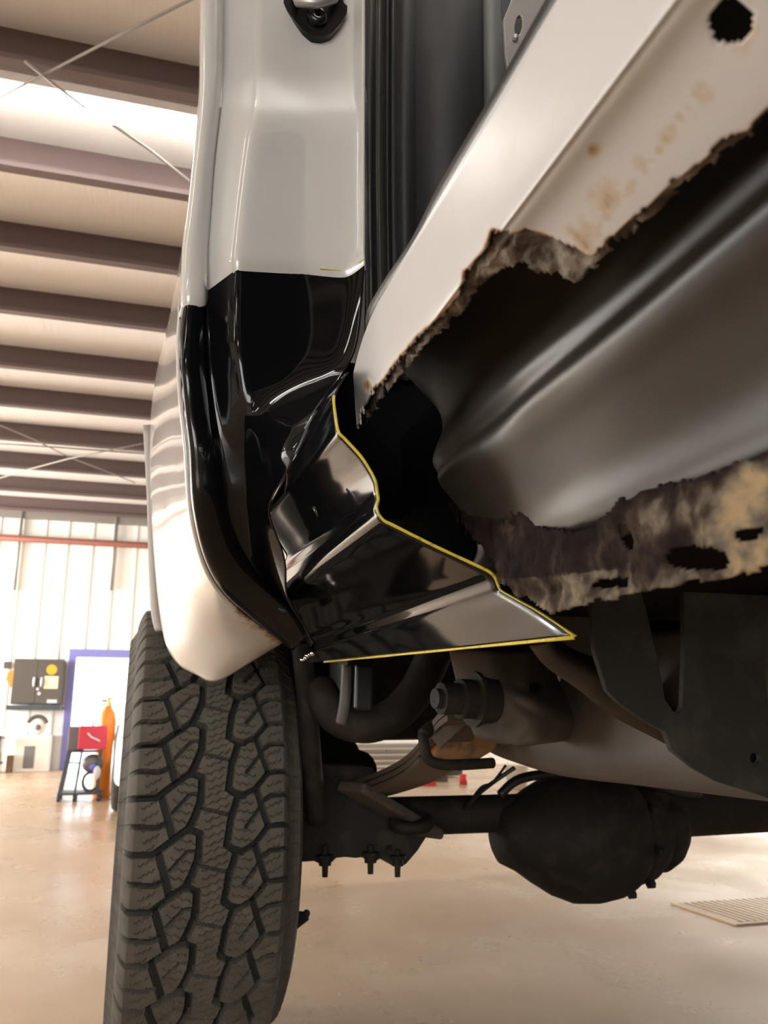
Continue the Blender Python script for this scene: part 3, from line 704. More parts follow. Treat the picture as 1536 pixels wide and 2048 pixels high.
# ------------------------------------------------------------------ the repair panel
rp = thing('repair_panel', 'glossy black steel repair panel with yellow edges, held over the rocker and door corner', 'panel', (0.16, .80, CAMH-.0))
brow = [rowA,
  [(363, 650, .815), (367, 640, .782), (398, 640, .785), (412, 640, .805), (465, 620, .785), (483, 620, .782), (598, 620, .80), (690, 620, .80), (724, 610, .79)],
  [(360, 700, .815), (364, 700, .782), (397, 700, .785), (415, 700, .807), (466, 700, .787), (486, 700, .783), (590, 700, .80), (680, 700, .80), (716, 690, .787)],
  [(361, 745, .815), (365, 745, .783), (400, 745, .786), (417, 745, .808), (471, 745, .79), (489, 750, .785), (582, 750, .797), (655, 746, .798), (692, 742, .790)],
  [(363, 790, .816), (369, 790, .785), (406, 790, .788), (422, 790, .81), (476, 792, .793), (492, 795, .788), (560, 796, .788), (620, 784, .780), (668, 772, .776)],
  [(369, 845, .816), (375, 845, .786), (413, 845, .789), (428, 845, .812), (480, 847, .80), (495, 850, .797), (548, 850, .757), (590, 841, .738), (625, 832, .732)],
  [(377, 900, .816), (382, 900, .788), (422, 900, .79), (436, 900, .815), (483, 902, .81), (497, 905, .805), (535, 906, .765), (566, 906, .728), (592, 911, .716)],
  [(379, 950, .82), (384, 950, .795), (428, 950, .797), (442, 950, .822), (484, 953, .82), (497, 955, .818), (522, 954, .798), (545, 954, .775), (566, 963, .755)],
  [(383, 1000, .83), (388, 1000, .80), (433, 1000, .803), (447, 1000, .828), (482, 1002, .83), (494, 1004, .83), (506, 1008, .825), (519, 1014, .82), (532, 1022, .815)],
  [(397, 1077, .86), (402, 1078, .835), (448, 1070, .838), (464, 1066, .865), (495, 1070, .87), (506, 1074, .87), (522, 1082, .86), (546, 1096, .85), (575, 1113, .84)],
  [(423, 1152, .91), (430, 1150, .885), (480, 1130, .885), (498, 1127, .91), (516, 1132, .915), (524, 1136, .91), (537, 1146, .90), (553, 1163, .885), (571, 1186, .87)],
  [(469, 1209, .97), (476, 1205, .945), (532, 1182, .94), (547, 1178, .96), (556, 1184, .96), (562, 1189, .955), (570, 1197, .945), (580, 1209, .935), (592, 1226, .925)],
  [(529, 1256, 1.04), (536, 1251, 1.02), (578, 1226, 1.0), (590, 1224, 1.01), (596, 1230, 1.005), (600, 1235, 1.0), (604, 1241, .995), (609, 1249, .985), (614, 1260, .975)],
  [(586, 1300, 1.09), (590, 1296, 1.085), (606, 1280, 1.07), (611, 1278, 1.07), (614, 1280, 1.065), (616, 1282, 1.06), (618, 1285, 1.055), (620, 1288, 1.05), (623, 1292, 1.045)]]
v, f, _ = loft([row(r) for r in brow], 7, 6, 0.5, 0.3, 14)
jb = add('corner_skin', mesh_from('corner_skin', v, f, M['black']), rp); solid(jb, .0012, -1)
# rocker end: profile at the cut edge and at its rear, joined along the truck
fr_ = [(690, 748, .555), (668, 792, .55), (671, 835, .545), (677, 865, .54), (690, 879, .54), (722, 914, .54), (742, 945, .54), (751, 965, .54), (754, 985, .543), (756, 1000, .54), (753, 1015, .543), (758, 1030, .54), (768, 1042, .54), (788, 1052, .54), (870, 1093, .54), (950, 1130, .54), (978, 1144, .54), (990, 1156, .54), (997, 1174, .54), (1006, 1184, .537), (1075, 1222, .505), (1150, 1273, .468)]
re_ = [(626, 830), (589, 912), (561, 970), (533, 1022), (534, 1036), (552, 1075), (565, 1098), (573, 1112), (568, 1126), (566, 1142), (562, 1152), (562, 1172), (568, 1187), (578, 1196), (592, 1226), (612, 1262), (621, 1278), (626, 1284), (628, 1300), (626, 1306), (616, 1318), (602, 1328)]
front = [at(px, py, Y=Y) for px, py, Y in fr_]
for q_, dx_ in ((-2, .006), (-1, .012)): front[q_] = at(fr_[q_][0], fr_[q_][1], X=front[-3].x+dx_)
rear = []
for (px, py), p in zip(re_, front):
    q = at(px, py, X=p.x); 
    rear.append(q)
rows_ = []
K = 8
for k in range(K+1):
    t = k/K
    rows_.append([a.lerp(b, t) for a, b in zip(front, rear)])
v, f, (Rn, Cn) = loft(rows_, 4, 5, 0.5, 0.34)
rk = add('rocker_skin', mesh_from('rocker_skin', v, f, M['black']), rp); solid(rk, .0012, 1)
# return flange closing the top of the rocker against the corner
top_edge = [front[0], front[0].lerp(rear[0], .5), rear[0], rear[1], rear[2], rear[3]]
back_edge = [at(700, 740, Y=.785), at(668, 772, Y=.777), at(625, 832, Y=.733), at(592, 911, Y=.717), at(566, 963, Y=.756), at(533, 1022, Y=.816)]
v, f, _ = loft([top_edge, [a.lerp(b, .5)+Vector((.002, 0, 0)) for a, b in zip(top_edge, back_edge)], back_edge], 2, 4)
solid(add('return_flange', mesh_from('return_flange', v, f, M['black']), rp), .001, 0)
# yellow cut line along the front edge and the flange bottom
fc = cr([p.copy() for p in front], 8, 0.42)
def ribbon(path, w, th, nrm):
    vv = []; ff = []
    for i, p in enumerate(path):
        tdir = (path[min(i+1, len(path)-1)]-path[max(i-1, 0)]).normalized(); s = tdir.cross(nrm).normalized()
        wl_ = w*(0.8+.35*noise.noise(p*60))
        for a, b in ((-1, -1), (1, -1), (1, 1), (-1, 1)): vv.append(p+s*(a*wl_/2)+nrm*(b*th/2))
    n = len(path)
    for i in range(n-1):
        for k in range(4): k2 = (k+1) % 4; ff.append((i*4+k, i*4+k2, (i+1)*4+k2, (i+1)*4+k))
    ff += [(3, 2, 1, 0), tuple((n-1)*4+k for k in range(4))]
    return vv, ff
vv, ff = ribbon([p+Vector((0, -.0006, 0)) for p in fc[8:]], .0019, .0016, Vector((0, 1, 0)))
o = fixn(add('cut_edge', mesh_from('cut_edge', vv, ff, M['yellow']), rp)); o['label'] = 'yellow cut edge'
bot = [front[-1].lerp(rear[-1], t) for t in [k/20 for k in range(0, 17)]]
vv, ff = ribbon([p+Vector((-.0010, 0, -.0006)) for p in bot], .0026, .0016, Vector((1, 0, 0)))
o = fixn(add('cut_edge', mesh_from('cut_edge', vv, ff, M['yellow']), rp)); o['label'] = 'yellow cut edge'
tp = [at(px, py, Y=Y) for px, py, Y in ((640, 537, .7965), (690, 541, .7975), (712, 532, .793), (729, 517, .787))]
vv, ff = ribbon(cr(tp, 5), .0012, .0012, Vector((0, 1, 0)))
o = fixn(add('cut_edge', mesh_from('cut_edge', vv, ff, M['yellow']), rp)); o['label'] = 'yellow cut edge'
# bare spot weld nib at the rear corner
M['nib'] = mat('bare_weld_metal', (0.7, 0.7, 0.72), 0.2, 1.0)
nb = MB()
for k in range(7): nb.ball(at(604+k*3.4, 1320-k*2.2+random.uniform(-2, 2), Y=1.03), random.uniform(.0022, .0038), 10, 6)
o = nb.out('weld_nib', M['nib'], rp, True)
MB().tube([at(626, 1014, Y=.655), at(632, 1020, Y=.652), at(637, 1034, Y=.652)], [.0008, .0016, .0008], 8).out('dent_nick', M['black'], rp, True)

# ------------------------------------------------------------------ chassis under the truck
def tub(name, pts, r, m, seg=14, n=6): 
    P = cr([Vector(p) for p in pts], n); return MB().tube(P, r if not isinstance(r, list) else [r[min(int(i/len(P)*len(r)), len(r)-1)] for i in range(len(P))], seg).out(name, m, truck, True)
# frame rail
XRL = .60
zb = at(1250, 1563, X=XRL).z
rl = []
for yy in (.25, .45, .7, .95, 1.15, 1.30, 1.36):
    k = 0 if yy < 1.2 else (yy-1.2)*.12
    pr = [(XRL-.035, zb+.17), (XRL-.045, zb+.12), (XRL-.045, zb+.05), (XRL-.035, zb+.018), (XRL-.005, zb), (XRL+.04, zb+.002), (XRL+.07, zb+.02), (XRL+.075, zb+.16)]
    rl.append([Vector((x, yy, z+k)) for x, z in pr])
v, f, _ = loft(rl, 3, 4)
o = solid(add('frame_rail', mesh_from('frame_rail', v, f, M['rail']), truck), .004, 0)
# front body-mount plate with slot and bolt hole
plate('mount_plate', [(1272, 1150), (1290, 1220), (1315, 1330), (1328, 1400), (1345, 1424), (1358, 1428), (1366, 1415), (1370, 1300), (1368, 1140), (1640, 1060), (1640, 1640), (1536, 1592), (1440, 1562), (1390, 1535), (1345, 1500), (1338, 1482), (1330, 1462), (1290, 1440), (1240, 1405), (1215, 1380), (1190, 1300), (1180, 1150)],
      [ell(1510, 1516, 13, 13)], 'Y', .66, .005, M['plate_d'], truck, 1, .001)
p = at(1480, 1550, Y=.68); q = at(1560, 1480, Y=.68); MB().box((p.x, .672, p.z), (q.x, .72, q.z)).out('mount_box', M['dark'], truck)
# diagonal gusset
g0 = [at(px, py, Y=.80) for px, py in ((1060, 1290), (1092, 1330), (1150, 1372), (1220, 1428), (1300, 1470), (1360, 1500))]
g1 = [at(px, py, Y=.79) for px, py in ((1095, 1285), (1125, 1318), (1185, 1345), (1260, 1385), (1330, 1430), (1390, 1470))]
g2 = [at(px, py, Y=.83) for px, py in ((1110, 1275), (1140, 1300), (1200, 1325), (1270, 1362), (1345, 1405), (1400, 1440))]
v, f, _ = loft([g0, g1, g2], 3, 4)
solid(add('gusset', mesh_from('gusset', v, f, M['bracket']), truck), .005, 0)
plate('crossmember_end', [(1085, 1200), (1275, 1170), (1300, 1300), (1330, 1400), (1340, 1440), (1260, 1390), (1180, 1345), (1110, 1310)], [ell(1222, 1212, 16, 18)], 'Y', .86, .01, M['bracket'], truck, 1, .002)
# spring hanger bucket
rows_ = []
for py, xl, xr in ((1296, 900, 1115), (1340, 910, 1110), (1370, 918, 1120), (1400, 930, 1180), (1430, 935, 1218), (1455, 945, 1200), (1472, 955, 1165), (1480, 990, 1090)):
    r_ = []
    for k in range(8):
        t = k/7; px = xl+(xr-xl)*t; ridge = math.exp(-((px-1072)/26)**2)*.02
        r_.append((px, py+8*math.sin(t*3.1), 1.02-.05*math.sin(math.pi*min(1, t*1.1))-ridge+.04*t))
    rows_.append(row(r_))
v, f, _ = loft(rows_, 4, 5)
solid(add('spring_hanger', mesh_from('spring_hanger', v, f, M['bracket']), truck), .006, 0)
c = at(1071, 1376, Y=.956); MB().lathe(c, (0, 1, 0), [(0, .0065), (.004, .0065)], 16).out('hanger_hole', M['hole'], truck, True)
# hanger bolt
a = at(955, 1398, Y=1.0); 
MB().lathe(a, (-1, -.15, 0), [(-.02, .030), (.0, .030), (.002, .034), (.008, .034), (.009, .024), (.026, .024), (.028, .019), (.052, .019), (.054, .012), (.060, .012)], 20).out('hanger_bolt', M['chassis'], truck, False, autos=.6)
# leaf spring pack, running along the truck
XSP = .47
lf = [(940, 1420), (915, 1440), (880, 1490), (840, 1525), (780, 1552), (720, 1572), (640, 1592)]
pk = [at(px, py, X=XSP) for px, py in lf]
for k in range(3):
    P = cr([p-Vector((0, 0, .011*k*(1 if True else 0))) for p in pk[(0 if k < 2 else 2):]], 6)
    vv = []; ff = []
    for i, p in enumerate(P):
        tdir = (P[min(i+1, len(P)-1)]-P[max(i-1, 0)]).normalized(); nn = Vector((1, 0, 0)).cross(tdir).normalized()
        for s, d in ((-1, -1), (1, -1), (1, 1), (-1, 1)): vv.append(p+Vector((s*.035, 0, 0))+nn*(d*.0042))
    for i in range(len(P)-1):
        for q in range(4): q2 = (q+1) % 4; ff.append((i*4+q, i*4+q2, (i+1)*4+q2, (i+1)*4+q))
    ff += [(3, 2, 1, 0), tuple((len(P)-1)*4+q for q in range(4))]
    o = fixn(add('spring_leaf', mesh_from('spring_leaf', vv, ff, M['spring'], False), truck))
# clamp and rusty bushing at the spring eye
bx = [at(px, py, Y=1.26) for px, py in ((868, 1506), (880, 1478), (930, 1460), (985, 1455), (1003, 1470), (990, 1500), (960, 1518), (900, 1526), (872, 1522))]
MB().prism(bx, (0, .07, 0)).out('spring_bushing', M['rustbr'], truck, False, bevel=.004)
tub('spring_clamp', [at(846, 1470, Y=1.24), at(850, 1500, Y=1.23), at(862, 1522, Y=1.23), at(900, 1530, Y=1.23), at(985, 1526, Y=1.25)], .008, M['chassis'])
tub('spring_clamp', [at(846, 1470, Y=1.24), at(868, 1452, Y=1.25), at(900, 1440, Y=1.27)], .010, M['chassis'])
MB().bar(at(872, 1486, Y=1.22), at(930, 1436, Y=1.2), .016, .02).out('shackle_plate', M['bracket'], truck, bevel=.002)
# exhaust bend and rods in front of the axle
tub('exhaust_pipe', [at(905, 1230, Y=1.40), at(868, 1310, Y=1.40), at(830, 1385, Y=1.40), at(780, 1435, Y=1.40), at(725, 1450, Y=1.41), at(670, 1430, Y=1.44), at(640, 1380, Y=1.5)], .030, M['chassis'], 18)
tub('brake_hose', [at(694, 1330, Y=1.33), at(690, 1400, Y=1.33), at(682, 1446, Y=1.34)], .009, M['rail'], 10)
MB().bar(at(727, 1330, Y=1.32), at(724, 1420, Y=1.32), .030, .02, (0, 1, 0)).out('bump_stop', M['rubber'], truck, bevel=.004)
tub('shock_absorber', [at(603, 1290, Y=1.50), at(612, 1380, Y=1.5), at(620, 1480, Y=1.52), at(632, 1640, Y=1.60)], .018, M['chassis'])
# dark liner and tank that close the view behind the tyre
plate('splash_guard', [(560, 1240), (735, 1240), (735, 1440), (700, 1470), (712, 1488), (718, 1500), (735, 1506), (745, 1516), (752, 1530), (756, 1560), (760, 1640), (700, 1660), (560, 1660)], [ell(604, 1521, 4, 12)], 'Y', 2.30, .006, M['dark'], truck, 1, .001)
p = at(690, 1482, Y=2.1); q = at(1060, 1300, Y=2.1)
tk_ = MB(); tk_.prism([(p.x, 2.1, p.z+.05), (p.x+.03, 2.1, p.z), (q.x, 2.1, p.z+.004), (q.x+.1, 2.1, p.z+.05), (q.x+.1, 2.1, p.z+.35), (p.x, 2.1, p.z+.35)], (0, .65, 0)); tk_.out('fuel_tank', M['chassis'], truck, bevel=.02)
# axle and differential
YA = TY
za = at(820, 1648, Y=YA).z; TA = Vector((0, 0, 0))
MB().lathe((.24, YA, TZ), (1, 0, 0), [(0, .045), (.12, .045), (.13, .040), (.60, .040), (.68, .055), (.73, .085)], 24).out('axle_tube', M['chassis'], truck, True)
MB().lathe((1.14, YA, TZ), (1, 0, 0), [(0, .095), (.06, .078), (.10, .066), (.40, .062), (.52, .05)], 24).out('axle_tube', M['chassis'], truck, True)
dc = at(1170, 1662, Y=YA-.02)
dm = MB()
prof = [(-.215, .045), (-.205, .062), (-.17, .078), (-.13, .104), (-.09, .128), (-.05, .142), (0, .150), (.05, .149), (.075, .140), (.098, .118), (.102, .108), (.115, .116), (.145, .112), (.165, .095), (.175, .086), (.185, .092), (.215, .080), (.235, .06)]
dm.lathe(dc, (1, 0, 0), prof, 40)
do = dm.out('differential', M['chassis'], truck, True)
for vv in do.data.vertices:
    w = vv.co - dc
    ang = math.atan2(w.z, w.y); s = 1+.028*math.sin(ang*5+w.x*26)*(1 if abs(w.x) < .12 else .3)+.02*math.sin(w.x*75)
    vv.co = dc+Vector((w.x, w.y*s, w.z*s*(.93 if w.z > 0 else 1.0)))
for k in range(10):
    g = 2*math.pi*k/10+.2; MB().lathe(dc+Vector((.092, .138*math.cos(g), .135*math.sin(g))), (1, 0, 0), [(0, .010), (.014, .010), (.015, .006)], 6).out('cover_bolt', M['chassis'], truck)
# spring seat, axle pad and u-bolts
MB().bar(at(700, 1572, Y=1.62), at(862, 1668, Y=1.72), .075, .02).out('spring_seat', M['bracket'], truck, bevel=.006)
c = at(822, 1640, Y=1.665); MB().lathe(c, (-.1, -.25, 1), [(-.012, .044), (.004, .044), (.008, .030), (.004, .026)], 24).out('seat_cap', M['chassis'], truck, True)
MB().prism([at(px, py, Y=1.76) for px, py in ((560, 1560), (640, 1530), (745, 1535), (770, 1600), (862, 1660), (842, 1690), (836, 1700), (826, 1712), (812, 1728), (800, 1735), (786, 1732), (784, 1690), (772, 1690), (764, 1715), (752, 1722), (736, 1722), (728, 1714), (712, 1716), (690, 1714), (672, 1716), (660, 1728), (640, 1728), (628, 1722), (600, 1724), (560, 1740))], (0, .14, 0)).out('spring_plate', M['chassis'], truck)
for px, py0, py1 in ((650, 1690, 1754), (741, 1690, 1748), (795, 1700, 1754)):
    a, b = at(px, py0, Y=1.74), at(px, py1, Y=1.74)
    MB().lathe(b, (a-b), [(0, .0055), (.02, .0062), (.021, .012), (.034, .012), (.035, .017), (.04, .017), (.041, .006), ((a-b).length, .006)], 12).out('u_bolt', M['chassis'], truck, False)
# brake drum/backing plate and bleeder
MB().lathe((.262, YA, TZ), (1, 0, 0), [(0, .06), (.0, .175), (.03, .178), (.045, .15), (.06, .07)], 40).out('brake_drum', M['dark'], truck, True)
a = at(580, 1842, Y=1.64); MB().tube([a, at(602, 1836, Y=1.64), at(616, 1832, Y=1.64)], [.02, .012, .007], 10).ball(at(613, 1827, Y=1.64), .007, 10, 6).out('brake_knob', M['chassis'], truck, True)
# brake lines and hoses against the light
tub('brake_line', [at(1030, 1535, Y=1.7), at(990, 1562, Y=1.72), at(955, 1590, Y=1.75), at(930, 1618, Y=1.78)], .0045, M['rubber'], 8)
tub('brake_line', [at(1012, 1530, Y=1.74), at(985, 1565, Y=1.75), at(962, 1575, Y=1.76), at(935, 1612, Y=1.79)], .0030, M['rubber'], 8)
tub('vent_hose', [at(1000, 1590, Y=1.70), at(1040, 1558, Y=1.70), at(1120, 1548, Y=1.72), at(1250, 1560, Y=1.74), at(1340, 1580, Y=1.76), at(1400, 1592, Y=1.78)], .010, M['rubber'], 10)
tub('vent_hose', [at(1330, 1552, Y=1.8), at(1355, 1575, Y=1.8), at(1400, 1580, Y=1.8), at(1600, 1590, Y=1.8)], .010, M['rubber'], 10)

# ------------------------------------------------------------------ far side of the shop
def Mq(n, c, r=.5, **k): M[n] = mat(n, c, r, **k); return M[n]
Mq('cart_steel', (.045, .06, .075)); Mq('welder_red', (.52, .02, .045)); Mq('welder_grey', (.13, .12, .11)); Mq('cyl_orange', (.80, .23, .02), .35); Mq('brass', (.45, .36, .16), .35, metal=.8)
Mq('cab_dark', (.085, .075, .062)); Mq('cab_white', (.78, .73, .65)); Mq('sticker_orange', (.85, .38, .02)); Mq('paper_cream', (.86, .74, .50)); Mq('hook_white', (.62, .62, .64)); Mq('cloth_orange', (.92, .26, .06), .9)
Mq('box_brown', (.26, .16, .10), .8); Mq('shelf_grey', (.16, .15, .16)); Mq('window_grey', (.17, .16, .155)); Mq('blue_bit', (.12, .12, .5)); Mq('car_white', (.78, .76, .72), .2); Mq('glass_dark', (.03, .035, .04), .08); Mq('chest_grey', (.40, .37, .33)); Mq('chest_dark', (.10, .09, .08)); Mq('red_paint', (.70, .05, .05))
# welding cart
YC = at(150, 1603, Z=0).y
def cx(px): return at(px, 1560, Y=YC).x
def cz(py): return at(150, py, Y=YC).z
ca = thing('welding_cart', 'dark steel welding cart on casters in front of the bright doorway', 'cart', (cx(155), YC+.1, 0))
xl, xr = cx(120), cx(200)
zl, zt_ = cz(1590), cz(1502)
for x in (xl, xr-.02):
    for yy in (YC, YC+.24):
        MB().bar((x+(.05 if x == xl else 0), yy, zt_), (x, yy, zl), .022, .022).out('leg', M['cart_steel'], ca)
MB().box((xl-.01, YC-.02, zl), (xr+.02, YC+.30, zl+.018)).out('lower_shelf', M['cart_steel'], ca)
MB().box((xl+.04, YC-.02, zt_-.012), (xr+.0, YC+.27, zt_)).out('top_shelf', M['cart_steel'], ca)
MB().bar((xl+.15, YC, zt_), (xl+.12, YC, zl), .016, .016).bar((xl+.02, YC, .75*zt_+.25*zl), (xl+.15, YC, .72*zt_+.28*zl), .012, .012).out('brace', M['cart_steel'], ca)
for x in (xl, xl+.12, xr):
    for yy in (YC+.0, YC+.25):
        MB().lathe((x-.012, yy, .026), (1, 0, 0), [(0, .026), (.024, .026)], 14).bar((x, yy, .03), (x, yy, zl), .012, .02).out('caster', M['cart_steel'], ca)
wz = zt_; wt = cz(1452)
we = thing('welder', 'red and grey welding machine standing on the dark cart', 'welder', (cx(168), YC+.1, wz))
MB().box((cx(128), YC+.06, wz), (cx(160), YC+.25, wt-.004)).out('rear_case', M['welder_grey'], we, bevel=.008)
MB().box((cx(150), YC-.01, wz+.01), (cx(206), YC+.22, wt)).out('front_case', M['welder_red'], we, bevel=.008)
MB().bar((cx(168), YC-.012, cz(1466)), (cx(176), YC-.012, cz(1474)), .012, .05, (0, 1, 0)).bar((cx(176), YC-.012, cz(1474)), (cx(194), YC-.012, cz(1482)), .012, .04, (0, 1, 0)).out('white_logo', M['hook_white'], we)
MB().bar((cx(155), YC+.1, wt), (cx(152), YC+.1, wt+.03), .01, .01).out('handle', M['welder_grey'], we)
MB().bar((cx(177), YC+.1, wt), (cx(177), YC+.1, wt+.03), .014, .014).out('handle', M['welder_grey'], we)
# stuff on the lower shelf
tk = MB().ball((cx(182), YC+.06, cz(1528)), (.085, .06, .075), 16, 10); single('helmet', tk.mesh('helmet', M['welder_grey'], True), 'dark welding helmet hung under the red welder', 'helmet')
single('cable_coil', MB().tube([Vector((cx(180)+.06*math.cos(k*.5), YC+.05+.01*k/6, cz(1565)+.075*math.sin(k*.5))) for k in range(52)], .010, 8).mesh('cable_coil', M['cart_steel'], True), 'black cable coil hanging low on the welding cart', 'cable')
single('blue_glove', MB().ball((cx(184), YC-.02, cz(1535)), (.028, .015, .028), 12, 8).mesh('blue_glove', M['blue_bit'], True), 'small blue glove tucked beside the cable coil', 'glove')
single('rag', MB().ball((cx(193), YC-.035, cz(1546)), (.03, .014, .055), 12, 8).mesh('rag', M['hook_white'], True), 'pale grey rag hanging beside the orange cylinder', 'rag')
# gas cylinder
gx = cx(203); gy = YC+.40; gr = .075
def gz(py): return at(203, py, Y=gy).z
gc = thing('gas_cylinder', 'orange gas cylinder with brass valve standing behind the welder', 'cylinder', (gx, gy, 0))
MB().lathe((gx, gy, 0.0), (0, 0, 1), [(0, gr*.9), (.02, gr), (gz(1440), gr), (gz(1425), gr*.8), (gz(1416), gr*.45), (gz(1412), gr*.40)], 24).out('tank', M['cyl_orange'], gc, True)
zt2 = gz(1412)
MB().lathe((gx, gy, zt2), (0, 0, 1), [(0, .03), (.03, .03), (.032, .018), (.06, .018), (.062, .03), (.075, .03)], 14).tube([(gx-.06, gy, zt2+.045), (gx, gy, zt2+.045)], .012, 10).out('valve', M['brass'], gc)
# wall cabinet
YK = YW-.32
def kx(px, py=1370): return at(px, py, Y=YK).x
def kz(py, px=70): return at(px, py, Y=YK).z
kc = thing('wall_cabinet', 'dark square wall cabinet with orange round and cream stickers', 'cabinet', (kx(74), YK+.15, kz(1420)))
MB().box((kx(24), YK, kz(1408)), (kx(124), YK+.30, kz(1318))).out('body', M['cab_dark'], kc)
MB().box((kx(18), YK-.06, kz(1420)), (kx(126), YK+.30, kz(1411))).out('bottom_ledge', M['cart_steel'], kc)
MB().box((kx(24)+.005, YK-.014, kz(1407)), (kx(72), YK, kz(1319))).out('door', M['cab_dark'], kc, bevel=.003)
MB().box((kx(73), YK-.014, kz(1407)), (kx(124)-.005, YK, kz(1319))).out('door', M['cab_dark'], kc, bevel=.003)
MB().lathe((kx(101), YK-.014, kz(1339)), (0, -1, 0), [(0, .066), (.003, .066)], 22).out('round_sticker', M['sticker_orange'], kc)
MB().box((kx(88), YK-.018, kz(1377)), (kx(116), YK-.014, kz(1352))).out('paper_sticker', M['paper_cream'], kc)
MB().box((kx(97), YK-.018, kz(1406)), (kx(117), YK-.014, kz(1399))).out('name_plate', M['hook_white'], kc)
for px, py in ((68, 1364), (83, 1364)):
    MB().tube([(kx(px), YK-.015, kz(py-9)), (kx(px), YK-.04, kz(py)), (kx(px), YK-.015, kz(py+9))], .016, 8).out('handle', M['hook_white'], kc, True)
MB().lathe((kx(80), YK-.014, kz(1387)), (0, -1, 0), [(0, .022), (.006, .022), (.007, .012)], 14).lathe((kx(76), YK-.014, kz(1378)), (0, -1, 0), [(0, .018), (.004, .018)], 12).out('lock', M['hook_white'], kc)
# white floor cabinet
wc = thing('white_cabinet', 'tall white cabinet with dark window standing under the dark wall cabinet', 'cabinet', (kx(75), YK+.1, 0))
MB().box((kx(42), YK-.05, 0), (kx(112), YK+.3, kz(1470))).out('body', M['cab_white'], wc, bevel=.01)
MB().box((kx(62), YK-.058, kz(1536)), (kx(83), YK-.05, kz(1492))).out('dark_window', M['window_grey'], wc, bevel=.02)
fm = thing('grinder', 'white bench grinder with dark guard on top of the white cabinet', 'grinder', (kx(82), YK+.1, kz(1470)))
MB().lathe((kx(82), YK-.02, kz(1452)), (0, 1, 0), [(0, .08), (.02, .11), (.16, .11), (.18, .08)], 20).box((kx(76), YK, kz(1470)), (kx(88), YK+.12, kz(1455))).out('body', M['cab_white'], fm, True)
MB().tube([Vector((kx(82)+.125*math.cos(g), YK-.01, kz(1452)+.125*math.sin(g))) for g in [0.3+k*.25 for k in range(11)]], .022, 8).out('guard', M['cab_dark'], fm, True)
MB().lathe((kx(83), YK-.03, kz(1454)), (.5, -1, -.4), [(0, .04), (.04, .03)], 12).out('spindle', M['window_grey'], fm, True)
# shelving with bins at the left frame edge, brown carton, orange vest, wall box
sh = thing('shelf_rack', 'grey metal shelf rack beside the carton at the left edge', 'shelf', (kx(2), YK, 0))
for py in (1475, 1525, 1560, 1584):
    MB().box((kx(-60), YK-.3, kz(py)-.015), (kx(20), YK+.1, kz(py)+.015)).out('shelf', M['shelf_grey'], sh)
for px in (-58, 16):
    MB().box((kx(px), YK-.3, 0), (kx(px)+.03, YK-.27, kz(1470))).out('post', M['shelf_grey'], sh)
for px, py, m, lab in ((6, 1525, 'shelf_grey', 'dark tool case on the middle shelf of the rack'), (4, 1560, 'cab_white', 'pale plastic bin on the lower shelf of the rack'), (5, 1584, 'chest_dark', 'dark bin on the bottom shelf of the rack')):
    single('storage_bin', MB().box((kx(px-16), YK-.26, kz(py)+.016), (kx(px+10), YK+.05, kz(py)+.13)).mesh('storage_bin', M[m]), lab, 'bin', 'bins on the shelf rack')
single('cardboard_box', MB().box((kx(27), YK-.1, .0), (kx(41), YK+.1, kz(1545))).mesh('cardboard_box', M['box_brown']), 'brown cardboard box on the floor beside the white cabinet', 'box', 'brown cartons')
single('cardboard_box', MB().box((kx(30), YK-.08, kz(1545)+.002), (kx(41), YK+.1, kz(1510))).mesh('cardboard_box', M['box_brown']), 'slim brown carton stacked on the lower carton by the white cabinet', 'box', 'brown cartons')
vb = MB().prism([at(px, py, Y=YW-.06) for px, py in ((16, 1344), (27, 1340), (31, 1350), (30, 1376), (20, 1374), (12, 1358))], (0, .045, 0))
single('safety_vest', vb.mesh('safety_vest', M['cloth_orange']), 'bright orange vest hung on the wall beside the dark cabinet', 'vest')
single('switch_box', MB().box((kx(-2), YW-.09, kz(1336)), (kx(11), YW-.012, kz(1322))).mesh('switch_box', M['cab_dark']), 'small dark switch box on the white wall left of the orange vest', 'switch')

# parked white car behind the tyre
car = thing('car', 'white parked car mostly hidden behind the truck tyre', 'car', (.55, 7.2, 0))
cy0 = 6.0
def cxx(px): return at(px, 1560, Y=cy0).x
xa = cxx(226); xb = xa+1.62
hull = [[(0, .25), (0, .50), (.05, .78), (.12, .86), (.5, .90), (1.12, .90), (1.50, .86), (1.57, .78), (1.62, .50), (1.62, .25)],]
rows_ = []
for yy, k, dz in ((0, .10, -.16), (.05, .03, -.06), (.3, 0, 0), (1.0, 0, .02), (2.4, 0, .04), (3.6, 0, .02), (3.95, .02, -.05), (4.05, .1, -.16)):
    rows_.append([Vector((xa+x+(k if x < .8 else -k), cy0+yy, max(.22, z+dz))) for x, z in hull[0]])
v, f, _ = loft(rows_, 3, 3)
Rn = _[0]; Cn = _[1]
f = f+[tuple(range(Cn-1, -1, -1)), tuple((Rn-1)*Cn+k for k in range(Cn))]
fixn(add('body', mesh_from('body', v, f, M['car_white']), car))
rows_ = []
for yy, z0, ins in ((.95, .90, .18), (1.6, 1.38, .28), (2.7, 1.42, .28), (3.5, .92, .2)):
    rows_.append([Vector((xa+ins*.6, cy0+yy, .88)), Vector((xa+ins, cy0+yy, z0)), Vector((xa+1.62-ins, cy0+yy, z0)), Vector((xa+1.62-ins*.6, cy0+yy, .88))])
v, f, _ = loft(rows_, 2, 2, .3, .2); solid(add('cabin_glass', mesh_from('cabin_glass', v, f, M['glass_dark']), car), .02, 0)
